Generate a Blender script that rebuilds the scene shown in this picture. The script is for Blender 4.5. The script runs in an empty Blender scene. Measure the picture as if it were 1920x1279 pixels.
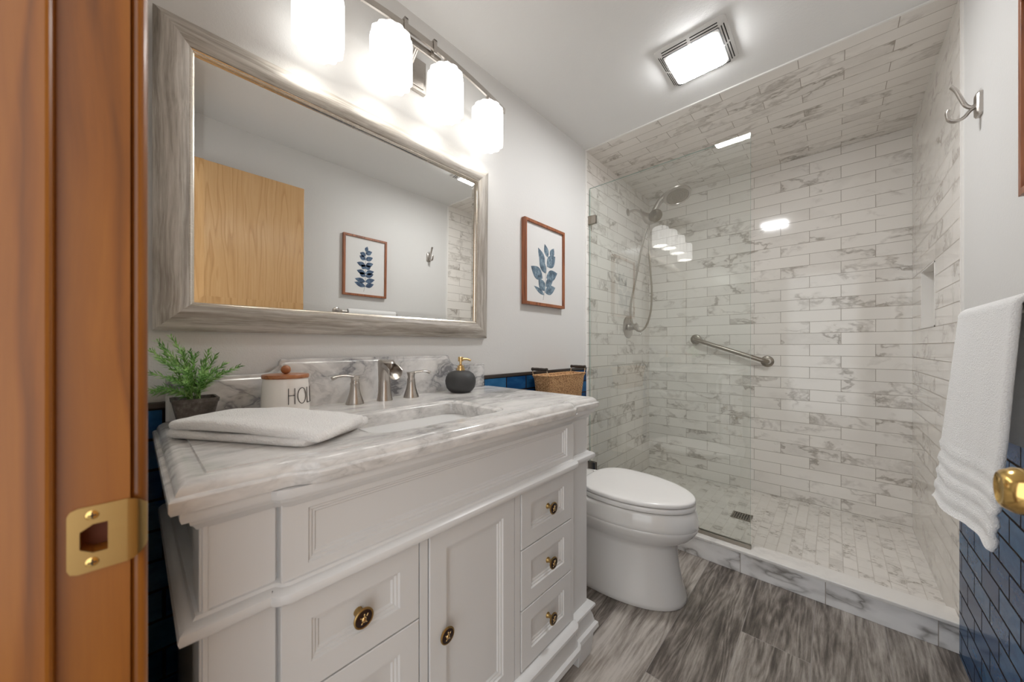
import bpy, bmesh, math, random
from mathutils import Vector, Matrix
random.seed(7)
PI = math.pi
sc = bpy.context.scene
COL = sc.collection

# ------------------------------------------------------------------ camera, world, exposure
cam_d = bpy.data.cameras.new('camera')
cam = bpy.data.objects.new('camera', cam_d); COL.objects.link(cam)
cam.location = (1.1986, 0.0, 1.1061)
cam.rotation_euler = (PI / 2, 0, 0.7442)
cam_d.sensor_width = 36; cam_d.lens = 36 * 653.5 / 1920
cam_d.shift_y = 10.6 / 1920
cam_d.clip_start = 0.01
cam_d.dof.use_dof = True; cam_d.dof.focus_distance = 1.7; cam_d.dof.aperture_fstop = 4.5
sc.camera = cam
sc.view_settings.view_transform = 'Standard'
sc.view_settings.look = 'None'
sc.view_settings.gamma = 1
sc.view_settings.use_curve_mapping = False
sc.view_settings.exposure = 0.76
W_ = bpy.data.worlds.new('hall_light'); sc.world = W_; W_.use_nodes = True
W_.node_tree.nodes['Background'].inputs[0].default_value = (.965, .985, 1, 1)
W_.node_tree.nodes['Background'].inputs[1].default_value = 1.35
SHADE_E, PANEL_E = 1.05, 62.0
sc.cycles.max_bounces = 12; sc.cycles.diffuse_bounces = 8; sc.cycles.glossy_bounces = 6
sc.cycles.transparent_max_bounces = 12
sc.cycles.sample_clamp_indirect = 6

# ------------------------------------------------------------------ room numbers
RW, RD, RB, RH = 1.542, 2.019, 3.10, 2.40      # width, shower opening, back wall, ceiling
CT = 0.925                                      # countertop height

# ------------------------------------------------------------------ material helpers
def nt(name):
    m = bpy.data.materials.new(name); m.use_nodes = True
    t = m.node_tree; b = t.nodes['Principled BSDF']
    return m, t, b
def N(t, typ, **kw):
    n = t.nodes.new(typ)
    for k, v in kw.items(): setattr(n, k, v)
    return n
def L(t, a, b): t.links.new(a, b)
def val(t, sock, v):
    if isinstance(v, (int, float, tuple, list)): sock.default_value = v
    else: L(t, v, sock)
def mth(t, op, a, b=0.0, c=0.0):
    n = N(t, 'ShaderNodeMath', operation=op); val(t, n.inputs[0], a); val(t, n.inputs[1], b); val(t, n.inputs[2], c)
    return n.outputs[0]
def ramp(t, fac, stops, interp='LINEAR'):
    n = N(t, 'ShaderNodeValToRGB'); n.color_ramp.interpolation = interp
    e = n.color_ramp.elements
    while len(e) < len(stops): e.new(.5)
    for el, (p, c) in zip(e, stops): el.position = p; el.color = (c[0], c[1], c[2], 1)
    L(t, fac, n.inputs[0]); return n.outputs[0]
def mix(t, fac, a, b, blend='MIX'):
    n = N(t, 'ShaderNodeMix', data_type='RGBA', blend_type=blend)
    val(t, n.inputs[0], fac); 
    val(t, n.inputs[6], (*a, 1) if isinstance(a, tuple) and len(a) == 3 else a)
    val(t, n.inputs[7], (*b, 1) if isinstance(b, tuple) and len(b) == 3 else b)
    return n.outputs[2]
def noise(t, vec, scale, detail=3, rough=.5, dist=0.0):
    n = N(t, 'ShaderNodeTexNoise'); L(t, vec, n.inputs['Vector'])
    n.inputs['Scale'].default_value = scale; n.inputs['Detail'].default_value = detail
    n.inputs['Roughness'].default_value = rough; n.inputs['Distortion'].default_value = dist
    return n.outputs['Fac'], n.outputs['Color']
def objco(t): return N(t, 'ShaderNodeTexCoord').outputs['Object']
def vmap(t, vec, loc=(0, 0, 0), rot=(0, 0, 0), scale=(1, 1, 1)):
    n = N(t, 'ShaderNodeMapping'); L(t, vec, n.inputs[0])
    n.inputs[1].default_value = loc; n.inputs[2].default_value = rot; n.inputs[3].default_value = scale
    return n.outputs[0]
def vadd(t, a, b):
    n = N(t, 'ShaderNodeVectorMath', operation='ADD'); L(t, a, n.inputs[0]); L(t, b, n.inputs[1]); return n.outputs[0]
def vscale(t, a, s):
    n = N(t, 'ShaderNodeVectorMath', operation='SCALE'); L(t, a, n.inputs[0]); n.inputs[3].default_value = s; return n.outputs[0]
def bump(t, b, h, strength=.3, dist=.002):
    n = N(t, 'ShaderNodeBump'); n.inputs['Strength'].default_value = strength; n.inputs['Distance'].default_value = dist
    L(t, h, n.inputs['Height']); L(t, n.outputs[0], b.inputs['Normal'])
def simple(name, col, rough=.5, metal=0.0, coat=0.0, spec=.5, emit=None):
    m, t, b = nt(name)
    b.inputs['Base Color'].default_value = (*col, 1); b.inputs['Roughness'].default_value = rough
    b.inputs['Metallic'].default_value = metal; b.inputs['Coat Weight'].default_value = coat
    b.inputs['Coat Roughness'].default_value = .08
    b.inputs['Specular IOR Level'].default_value = spec
    if emit:
        b.inputs['Emission Color'].default_value = (*emit[0], 1); b.inputs['Emission Strength'].default_value = emit[1]
    return m

def m_paint(name, col, sc_=260, st=.25, rough=.55):
    m, t, b = nt(name); v = objco(t)
    f, _ = noise(t, v, sc_, 2, .5)
    f2, _ = noise(t, v, sc_ * .35, 2, .5)
    bump(t, b, mth(t, 'ADD', f, f2), st, .0015)
    b.inputs['Base Color'].default_value = (*col, 1); b.inputs['Roughness'].default_value = rough
    return m

def marble_color(t, v, base, vein, vs=3.0, amount=1.0, stretch=(1, 1, 1), rot=(0, 0, 0)):
    """white stone with soft grey clouds and thin branching veins; v is a vector socket"""
    v = vmap(t, v, rot=rot, scale=stretch)
    _, wc = noise(t, v, vs * .9, 4, .6)
    wv = vadd(t, v, vscale(t, wc, .38))
    a, _ = noise(t, wv, vs, 5, .55)
    r1 = mth(t, 'ABSOLUTE', mth(t, 'SUBTRACT', a, .5))
    thin = ramp(t, r1, [(0, (1, 1, 1)), (.012, (.75, .75, .75)), (.045, (0, 0, 0))])
    c, _ = noise(t, wv, vs * .55, 4, .6)
    mask = ramp(t, c, [(.46, (0, 0, 0)), (.62, (1, 1, 1))])
    cloud = ramp(t, c, [(.52, (0, 0, 0)), (.74, (.55, .55, .55))])
    k = mth(t, 'MULTIPLY', thin, mask)
    k = mth(t, 'MAXIMUM', k, mth(t, 'MULTIPLY', cloud, .6))
    k = mth(t, 'MULTIPLY', k, amount)
    fine, _ = noise(t, v, vs * 9, 4, .7)
    k = mth(t, 'MULTIPLY', k, mth(t, 'MULTIPLY_ADD', fine, .9, .45))
    return mix(t, k, base, vein)

def brick(t, vec, w, h, mortar, offset=.5, smooth=.0):
    n = N(t, 'ShaderNodeTexBrick'); n.offset = offset; n.offset_frequency = 2; n.squash = 1; n.squash_frequency = 2
    L(t, vec, n.inputs['Vector'])
    n.inputs['Color1'].default_value = (0, 0, 0, 1); n.inputs['Color2'].default_value = (1, 1, 1, 1); n.inputs['Mortar'].default_value = (.5, .5, .5, 1)
    n.inputs['Scale'].default_value = 1; n.inputs['Mortar Size'].default_value = mortar; n.inputs['Mortar Smooth'].default_value = smooth
    n.inputs['Bias'].default_value = 0; n.inputs['Brick Width'].default_value = w; n.inputs['Row Height'].default_value = h
    return n.outputs['Color'], n.outputs['Fac']

def uv_from(t, ax, ox, ay, oy):
    s = N(t, 'ShaderNodeSeparateXYZ'); L(t, objco(t), s.inputs[0])
    c = N(t, 'ShaderNodeCombineXYZ')
    L(t, mth(t, 'ADD', s.outputs['XYZ'.index(ax)], ox), c.inputs[0]); L(t, mth(t, 'ADD', s.outputs['XYZ'.index(ay)], oy), c.inputs[1])
    return c.outputs[0]

def m_marble_tile(name, ax, ox, ay, oy, w=.3105, h=.0768, base=(.84, .805, .76), vein=(.31, .27, .225), vs=3.2, amount=.9, rough=.085, stretch=(1, 1.6, 1), grout=(.34, .30, .255), long_veins=False):
    m, t, b = nt(name)
    uv = uv_from(t, ax, ox, ay, oy)
    rnd, fac = brick(t, uv, w, h, .0013)
    sep = N(t, 'ShaderNodeSeparateColor'); L(t, rnd, sep.inputs[0])
    off = N(t, 'ShaderNodeCombineXYZ'); r = sep.outputs[0]
    L(t, mth(t, 'MULTIPLY', r, 31.7), off.inputs[0]); L(t, mth(t, 'MULTIPLY', r, 17.3), off.inputs[1]); L(t, mth(t, 'MULTIPLY', r, 53.1), off.inputs[2])
    if long_veins:
        v = vmap(t, vadd(t, uv, off.outputs[0]), rot=(0, 0, .75), scale=(1.0, 2.1, 1))
        _, wc = noise(t, v, vs * 1.3, 4, .55)
        wv = vadd(t, v, vscale(t, wc, .16))
        a, _ = noise(t, wv, vs, 2, .5)
        r1 = mth(t, 'ABSOLUTE', mth(t, 'SUBTRACT', a, .5))
        k = ramp(t, r1, [(0, (1, 1, 1)), (.012, (.6, .6, .6)), (.045, (.16, .16, .16)), (.12, (0, 0, 0))])
        c, _ = noise(t, wv, vs * 2.2, 4, .6)
        k = mth(t, 'MULTIPLY', k, mth(t, 'MULTIPLY_ADD', c, 1.6, -.15))
        k = mth(t, 'MULTIPLY', mth(t, 'MAXIMUM', k, 0.0), amount)
        col = mix(t, mth(t, 'MINIMUM', k, 1.0), base, vein)
    else:
        col = marble_color(t, vadd(t, uv, off.outputs[0]), base, vein, vs, amount, stretch, rot=(0, 0, .5))
    tone = mth(t, 'MULTIPLY_ADD', r, .05, .96)
    tc = N(t, 'ShaderNodeCombineColor'); [L(t, tone, tc.inputs[i]) for i in range(3)]
    col = mix(t, 1.0, col, tc.outputs[0], 'MULTIPLY')
    col = mix(t, fac, col, grout)
    L(t, col, b.inputs['Base Color'])
    L(t, mth(t, 'MULTIPLY_ADD', fac, .5, rough), b.inputs['Roughness'])
    bump(t, b, mth(t, 'SUBTRACT', 1.0, fac), .35, .0008)
    return m

def m_marble(name, base=(.80, .78, .76), vein=(.30, .29, .28), vs=4.0, amount=.9, rough=.12, stretch=(1, 1, 1), rot=(0, 0, 0), cloud=.4, vw=1.0):
    """slab: broad soft grey drifts, smoky streaks and a few faint veins"""
    m, t, b = nt(name)
    v = vmap(t, objco(t), rot=rot, scale=stretch)
    _, wc = noise(t, v, vs * .8, 4, .6)
    wv = vadd(t, v, vscale(t, wc, .30))
    a, _ = noise(t, wv, vs, 6, .6)
    r1 = mth(t, 'ABSOLUTE', mth(t, 'SUBTRACT', a, .5))
    thin = ramp(t, r1, [(0, (1, 1, 1)), (.02 * vw, (.55, .55, .55)), (.09 * vw, (.12, .12, .12)), (.16, (0, 0, 0))])
    c, _ = noise(t, wv, vs * .6, 5, .65)
    mask = ramp(t, c, [(.40, (.15, .15, .15)), (.60, (1, 1, 1))])
    f, _ = noise(t, wv, vs * 5, 5, .7)
    k = mth(t, 'MULTIPLY', mth(t, 'MULTIPLY', thin, mask), amount)
    dr = mth(t, 'MULTIPLY', ramp(t, c, [(.38, (0, 0, 0)), (.75, (1, 1, 1))]), cloud)
    k = mth(t, 'ADD', k, mth(t, 'MULTIPLY', dr, mth(t, 'MULTIPLY_ADD', f, 1.6, -.2)))
    k = mth(t, 'MINIMUM', mth(t, 'MAXIMUM', k, 0.0), 1.0)
    L(t, mix(t, k, base, vein), b.inputs['Base Color'])
    b.inputs['Roughness'].default_value = rough
    return m

def m_blue_tile(name, ax, ox, ay, oy, w=.15, h=.0725, mort=.0036):
    m, t, b = nt(name)
    uv = uv_from(t, ax, ox, ay, oy)
    rnd, fac = brick(t, uv, w, h, mort, smooth=.15)
    sep = N(t, 'ShaderNodeSeparateColor'); L(t, rnd, sep.inputs[0])
    f, _ = noise(t, vmap(t, objco(t), scale=(1, 1, 2.2)), 14, 4, .6)
    k = mth(t, 'MULTIPLY_ADD', sep.outputs[0], .45, mth(t, 'MULTIPLY', f, .75))
    col = ramp(t, k, [(.2, (.005, .025, .090)), (.55, (.011, .065, .180)), (.95, (.034, .145, .300))])
    col = mix(t, fac, col, (.018, .012, .010))
    L(t, col, b.inputs['Base Color'])
    L(t, mth(t, 'MULTIPLY_ADD', fac, .5, .14), b.inputs['Roughness'])
    b.inputs['Specular IOR Level'].default_value = .06
    wv, _ = noise(t, objco(t), 22, 2, .5)
    bump(t, b, mth(t, 'ADD', mth(t, 'SUBTRACT', 1.0, fac), mth(t, 'MULTIPLY', wv, .35)), .5, .0016)
    return m

def m_floor(name):
    m, t, b = nt(name)
    uv = uv_from(t, 'Y', -1.60 + 6.0, 'X', -.730 + 2.06)
    rnd, fac = brick(t, uv, 1.2, .206, .0012, .35)
    sep = N(t, 'ShaderNodeSeparateColor'); L(t, rnd, sep.inputs[0]); r = sep.outputs[0]
    off = N(t, 'ShaderNodeCombineXYZ'); [L(t, mth(t, 'MULTIPLY', r, k), off.inputs[i]) for i, k in enumerate((41.0, 23.0, 11.0))]
    v = vadd(t, uv, off.outputs[0])
    _, wc = noise(t, vmap(t, v, scale=(1.5, 5, 1)), 1.6, 3, .5)
    v2 = vadd(t, v, vscale(t, wc, .03))
    g1, _ = noise(t, vmap(t, v2, scale=(.9, 11, 1)), 2.2, 6, .68)
    g2, _ = noise(t, vmap(t, v2, scale=(3.0, 50, 1)), 2.4, 6, .75)
    g3, _ = noise(t, vmap(t, v2, scale=(.9, 4.5, 1)), 2.6, 6, .70)
    ln, _ = noise(t, vmap(t, v2, scale=(.7, 7, 1)), 2.0, 2, .45)
    ln = mth(t, 'ABSOLUTE', mth(t, 'MULTIPLY_ADD', mth(t, 'FRACT', mth(t, 'MULTIPLY', ln, 11.0)), 2.0, -1.0))
    k = mth(t, 'ADD', mth(t, 'MULTIPLY', g1, .34), mth(t, 'ADD', mth(t, 'MULTIPLY', g2, .30), mth(t, 'MULTIPLY', g3, .36)))
    k = mth(t, 'ADD', k, mth(t, 'MULTIPLY_ADD', r, .15, -.075))
    k = mth(t, 'ADD', k, mth(t, 'MULTIPLY_ADD', ln, .07, -.035))
    col = ramp(t, k, [(.35, (.040, .031, .025)), (.43, (.105, .086, .071)), (.49, (.21, .18, .155)), (.55, (.34, .30, .262)), (.65, (.52, .475, .43))])
    col = mix(t, fac, col, (.30, .27, .25))
    L(t, col, b.inputs['Base Color']); b.inputs['Roughness'].default_value = .38
    bump(t, b, mth(t, 'SUBTRACT', k, mth(t, 'MULTIPLY', fac, .3)), .25, .0012)
    return m

def m_wood(name, dark, mid, light, axis='Z', freq=1.0, rough=.3, coat=.3, wav=.05, ringk=.35, nr=4.0):
    m, t, b = nt(name)
    s = {'Z': (10, 10, .55), 'Y': (10, .55, 10), 'X': (.55, 10, 10)}[axis]
    v = objco(t)
    _, wc = noise(t, v, 2.5, 2, .5)
    v = vadd(t, v, vscale(t, wc, wav))
    g1, _ = noise(t, vmap(t, v, scale=s), 1.3 * freq, 2, .45, .3)
    s2 = tuple(x * (8 if x > 5 else 3) for x in s)
    g2, _ = noise(t, vmap(t, v, scale=s2), 2.0 * freq, 4, .65)
    rings = mth(t, 'FRACT', mth(t, 'MULTIPLY', g1, nr))
    rings = ramp(t, rings, [(0, (0, 0, 0)), (.6, (.25, .25, .25)), (.86, (1, 1, 1)), (1, (0, 0, 0))])
    k = mth(t, 'ADD', mth(t, 'MULTIPLY', rings, ringk), mth(t, 'ADD', mth(t, 'MULTIPLY', g2, .45), .5 - .5 * ringk - .22))
    L(t, ramp(t, k, [(.25, light), (.5, mid), (.78, dark)]), b.inputs['Base Color'])
    b.inputs['Roughness'].default_value = rough; b.inputs['Coat Weight'].default_value = coat; b.inputs['Coat Roughness'].default_value = .15
    bump(t, b, g2, .06, .0005)
    return m

def m_grey_wood(name, axis):
    m, t, b = nt(name)
    s = {'Z': (14, 14, 1.0), 'Y': (14, 1.0, 14)}[axis]
    v = objco(t); _, wc = noise(t, v, 5, 2, .5); v = vadd(t, v, vscale(t, wc, .02))
    g1, _ = noise(t, vmap(t, v, scale=s), 2.0, 5, .65)
    s2 = tuple(x * (7 if x > 5 else 3) for x in s)
    g2, _ = noise(t, vmap(t, v, scale=s2), 2.0, 4, .7)
    k = mth(t, 'ADD', mth(t, 'MULTIPLY', g1, .6), mth(t, 'MULTIPLY', g2, .4))
    L(t, ramp(t, k, [(.33, (.16, .135, .11)), (.47, (.35, .315, .275)), (.58, (.52, .485, .44)), (.7, (.66, .63, .59))]), b.inputs['Base Color'])
    b.inputs['Roughness'].default_value = .42
    bump(t, b, k, .15, .001)
    return m

def m_metal(name, col, rough=.28, aniso_axis=None, metal=1.0):
    m, t, b = nt(name)
    b.inputs['Base Color'].default_value = (*col, 1); b.inputs['Metallic'].default_value = metal
    g, _ = noise(t, vmap(t, objco(t), scale=(60, 60, 900)), 1.0, 2, .5)
    L(t, mth(t, 'MULTIPLY_ADD', g, .14, rough - .07), b.inputs['Roughness'])
    return m

def m_terry(name, col=(.84, .83, .815)):
    m, t, b = nt(name); v = objco(t)
    b.inputs['Base Color'].default_value = (*col, 1); b.inputs['Roughness'].default_value = .95
    b.inputs['Sheen Weight'].default_value = .35; b.inputs['Specular IOR Level'].default_value = .1
    n = N(t, 'ShaderNodeTexVoronoi'); n.inputs['Scale'].default_value = 420; L(t, v, n.inputs['Vector'])
    f, _ = noise(t, v, 160, 4, .7)
    bump(t, b, mth(t, 'ADD', mth(t, 'MULTIPLY', n.outputs['Distance'], -.8), f), .7, .0028)
    return m

def m_basket(name):
    m, t, b = nt(name); v = objco(t)
    n = N(t, 'ShaderNodeTexVoronoi'); n.inputs['Scale'].default_value = 165; n.inputs['Randomness'].default_value = .8
    L(t, vmap(t, v, scale=(1, .8, 1.35)), n.inputs['Vector'])
    f, _ = noise(t, v, 60, 4, .6)
    k = mth(t, 'ADD', mth(t, 'MULTIPLY', n.outputs['Distance'], .75), mth(t, 'MULTIPLY', f, .4))
    L(t, ramp(t, k, [(.25, (.80, .53, .29)), (.5, (.62, .36, .17)), (.8, (.28, .13, .05))]), b.inputs['Base Color'])
    b.inputs['Roughness'].default_value = .8
    bump(t, b, mth(t, 'SUBTRACT', 1.0, k), .8, .004)
    return m

def m_concrete(name):
    m, t, b = nt(name); v = objco(t)
    f, _ = noise(t, v, 70, 6, .7); g, _ = noise(t, vmap(t, v, scale=(1, 1, .25)), 40, 3, .6)
    k = mth(t, 'ADD', mth(t, 'MULTIPLY', f, .6), mth(t, 'MULTIPLY', g, .4))
    L(t, ramp(t, k, [(.35, (.045, .038, .032)), (.55, (.115, .098, .085)), (.75, (.26, .235, .21))]), b.inputs['Base Color'])
    b.inputs['Roughness'].default_value = .85; bump(t, b, f, .5, .002)
    return m

def m_leaf(name):
    m, t, b = nt(name); v = objco(t)
    f, _ = noise(t, v, 42, 3, .6)
    L(t, ramp(t, f, [(.3, (.055, .16, .04)), (.48, (.19, .40, .10)), (.66, (.46, .70, .27))]), b.inputs['Base Color'])
    b.inputs['Roughness'].default_value = .55
    return m

def m_glass_panel(name, tint, ior=1.62):
    """thin pane: clear tinted transmission plus a fresnel mirror reflection from its outer side"""
    m, t, b = nt(name); t.nodes.remove(b)
    out = t.nodes['Material Output']
    tr = N(t, 'ShaderNodeBsdfTransparent'); tr.inputs[0].default_value = (*tint, 1)
    gl = N(t, 'ShaderNodeBsdfGlossy'); gl.inputs['Roughness'].default_value = 0.0; gl.inputs[0].default_value = (1, 1, 1, 1)
    fr = N(t, 'ShaderNodeFresnel'); fr.inputs[0].default_value = ior
    geo = N(t, 'ShaderNodeNewGeometry')
    k = mth(t, 'MULTIPLY', mth(t, 'MULTIPLY', fr.outputs[0], 2.1), mth(t, 'SUBTRACT', 1.0, geo.outputs['Backfacing']))
    k = mth(t, 'MINIMUM', k, 1.0)
    mx = N(t, 'ShaderNodeMixShader'); L(t, k, mx.inputs[0]); L(t, tr.outputs[0], mx.inputs[1]); L(t, gl.outputs[0], mx.inputs[2])
    L(t, mx.outputs[0], out.inputs[0])
    return m

def m_watercolor(name, cols):
    m, t, b = nt(name); v = objco(t)
    f, _ = noise(t, v, 38, 4, .6)
    L(t, ramp(t, f, [(.32, cols[0]), (.5, cols[1]), (.68, cols[2])]), b.inputs['Base Color'])
    b.inputs['Roughness'].default_value = .7
    return m

MAT = {}
MAT['wall'] = m_paint('warm_white_paint', (.67, .66, .643))
MAT['ceil'] = m_paint('ceiling_paint', (.78, .775, .76), 200, .3)
MAT['white'] = simple('white_lacquer', (.675, .675, .67), .33)
MAT['trimw'] = simple('white_metal_trim', (.80, .78, .75), .3)
MAT['porc'] = simple('porcelain', (.74, .725, .70), .10, coat=.4)
MAT['seat'] = simple('seat_plastic', (.80, .785, .765), .16)
MAT['tile_back'] = m_marble_tile('marble_tile_back', 'X', -1.237 + .155 + 3.105, 'Z', -2.35 + .0768 * 40)
MAT['tile_side'] = m_marble_tile('marble_tile_side', 'Y', -3.10 + 6.21, 'Z', -2.35 + .0768 * 40)
MAT['tile_ceil'] = m_marble_tile('marble_tile_ceiling', 'X', 3.105 - 1.237, 'Y', .0768 * 40 - 2.02)
MAT['tile_sfloor'] = m_marble_tile('marble_mosaic', 'Y', 5.0, 'X', 5.0 * .0515, w=.102, h=.0515, vs=6, stretch=(1.5, 1, 1), grout=(.58, .54, .49))
MAT['curb'] = m_marble_tile('curb_marble', 'X', 3.0 + .01, 'Z', .20, w=.31, h=.30, vs=3.6, amount=1.1, long_veins=True, base=(.90, .885, .87), vein=(.20, .18, .16))
MAT['curbtop'] = m_marble('curb_top_marble', base=(.84, .81, .77), vs=3.0, amount=.3, cloud=.15)
MAT['counter'] = m_marble('counter_marble', base=(.80, .785, .765), vein=(.24, .235, .23), vs=5.5, amount=.45, stretch=(2.2, .8, 2.0), rot=(0, 0, .22), cloud=.85)
MAT['splash'] = m_marble('splash_marble', base=(.76, .745, .725), vein=(.20, .20, .21), vs=5.0, amount=1.05, cloud=.45, rot=(.6, 0, 0), stretch=(1, .8, 1.2))
MAT['blue_l'] = m_blue_tile('blue_tile_left', 'Y', 3.0 - 1.265 + .015, 'Z', .0725 * 4 - .9575 + .0725 * 20)
MAT['blue_r'] = m_blue_tile('blue_tile_right', 'Y', 3.0 - 1.975 + .0, 'Z', .0725 * 4 - .9575 + .0725 * 20)
MAT['dkgrout'] = simple('dark_trim', (.035, .026, .022), .35)
MAT['floor'] = m_floor('wood_look_plank')
MAT['jamb'] = m_wood('stained_maple', (.13, .038, .002), (.225, .070, .005), (.285, .098, .009), 'Z', .8, .36, .08, .05, .34, 8.0)
MAT['door'] = m_wood('oak_door', (.42, .225, .085), (.55, .32, .135), (.64, .40, .19), 'Z', .9, .3, .35, .04, .26, 9.0)
MAT['frame'] = m_wood('walnut_frame', (.13, .038, .014), (.25, .080, .030), (.36, .13, .054), 'Z', 2.0, .4, .1)
MAT['pocket'] = simple('pocket_shade_brown', (.16, .04, .012), .7)  # wood brown darkened so the latch hole's shade is in the colour
MAT['mz'] = m_grey_wood('weathered_wood_upright', 'Z')
MAT['my'] = m_grey_wood('weathered_wood_rail', 'Y')
MAT['lip'] = m_metal('silver_lip', (.72, .66, .58), .25)
MAT['mirror'] = simple('mirror_silver', (.90, .90, .88), .0, 1.0)
MAT['nickel'] = m_metal('brushed_nickel', (.50, .465, .43), .30)
MAT['nickel_dk'] = m_metal('satin_nickel_dark', (.36, .325, .28), .33)
MAT['brass'] = m_metal('polished_brass', (.72, .48, .17), .17)
MAT['brass_old'] = m_metal('aged_brass', (.42, .28, .11), .33)
MAT['gold'] = m_metal('gold', (.75, .53, .25), .24)
MAT['black'] = simple('matte_charcoal', (.042, .042, .043), .55)
MAT['dark'] = simple('dark_void', (.012, .011, .010), .7)
MAT['enamel'] = simple('dark_brown_enamel', (.022, .010, .008), .22)
MAT['shade'] = simple('opal_glass_lit', (.9, .9, .88), .3, emit=((1, .985, .96), SHADE_E))
MAT['bulb'] = simple('bulb_lit', (.9, .9, .88), .3, emit=((1, .97, .93), 10.0))
MAT['panel'] = simple('light_panel_lit', (.9, .9, .9), .3, emit=((.985, .99, 1), PANEL_E))
MAT['plastic'] = simple('white_plastic', (.72, .71, .69), .4)
MAT['terry'] = m_terry('white_terry')
MAT['terry2'] = m_terry('white_terry_hanging', (.86, .85, .835))
MAT['basket'] = m_basket('seagrass')
MAT['rope'] = simple('basket_wire', (.66, .50, .33), .6)
MAT['handle'] = simple('dark_turned_wood', (.045, .032, .024), .5)
MAT['ceramic'] = simple('ivory_ceramic', (.80, .765, .72), .18)
MAT['ink'] = simple('black_lettering', (.05, .045, .04), .5)
MAT['acacia'] = m_wood('acacia_lid', (.20, .062, .02), (.33, .115, .04), (.44, .18, .07), 'Y', 3, .35, .2)
MAT['pot'] = m_concrete('grey_stoneware')
MAT['soil'] = simple('dark_soil', (.02, .016, .012), .95)
MAT['leaf'] = m_leaf('rosemary_green')
MAT['glass'] = m_glass_panel('clear_glass', (.968, .986, .977))
MAT['glass_edge'] = simple('green_glass_edge', (.30, .42, .38), .15)
MAT['paper'] = simple('art_paper', (.70, .69, .675), .6)
MAT['wc'] = m_watercolor('blue_grey_watercolor', ((.045, .07, .10), (.12, .18, .235), (.27, .35, .40)))
MAT['wc2'] = m_watercolor('navy_watercolor', ((.02, .035, .075), (.055, .095, .165), (.14, .21, .30)))
MAT['stemc'] = simple('stem_wash', (.25, .25, .26), .7)
MAT['sink'] = simple('sink_porcelain', (.80, .785, .76), .1, coat=.3)

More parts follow.
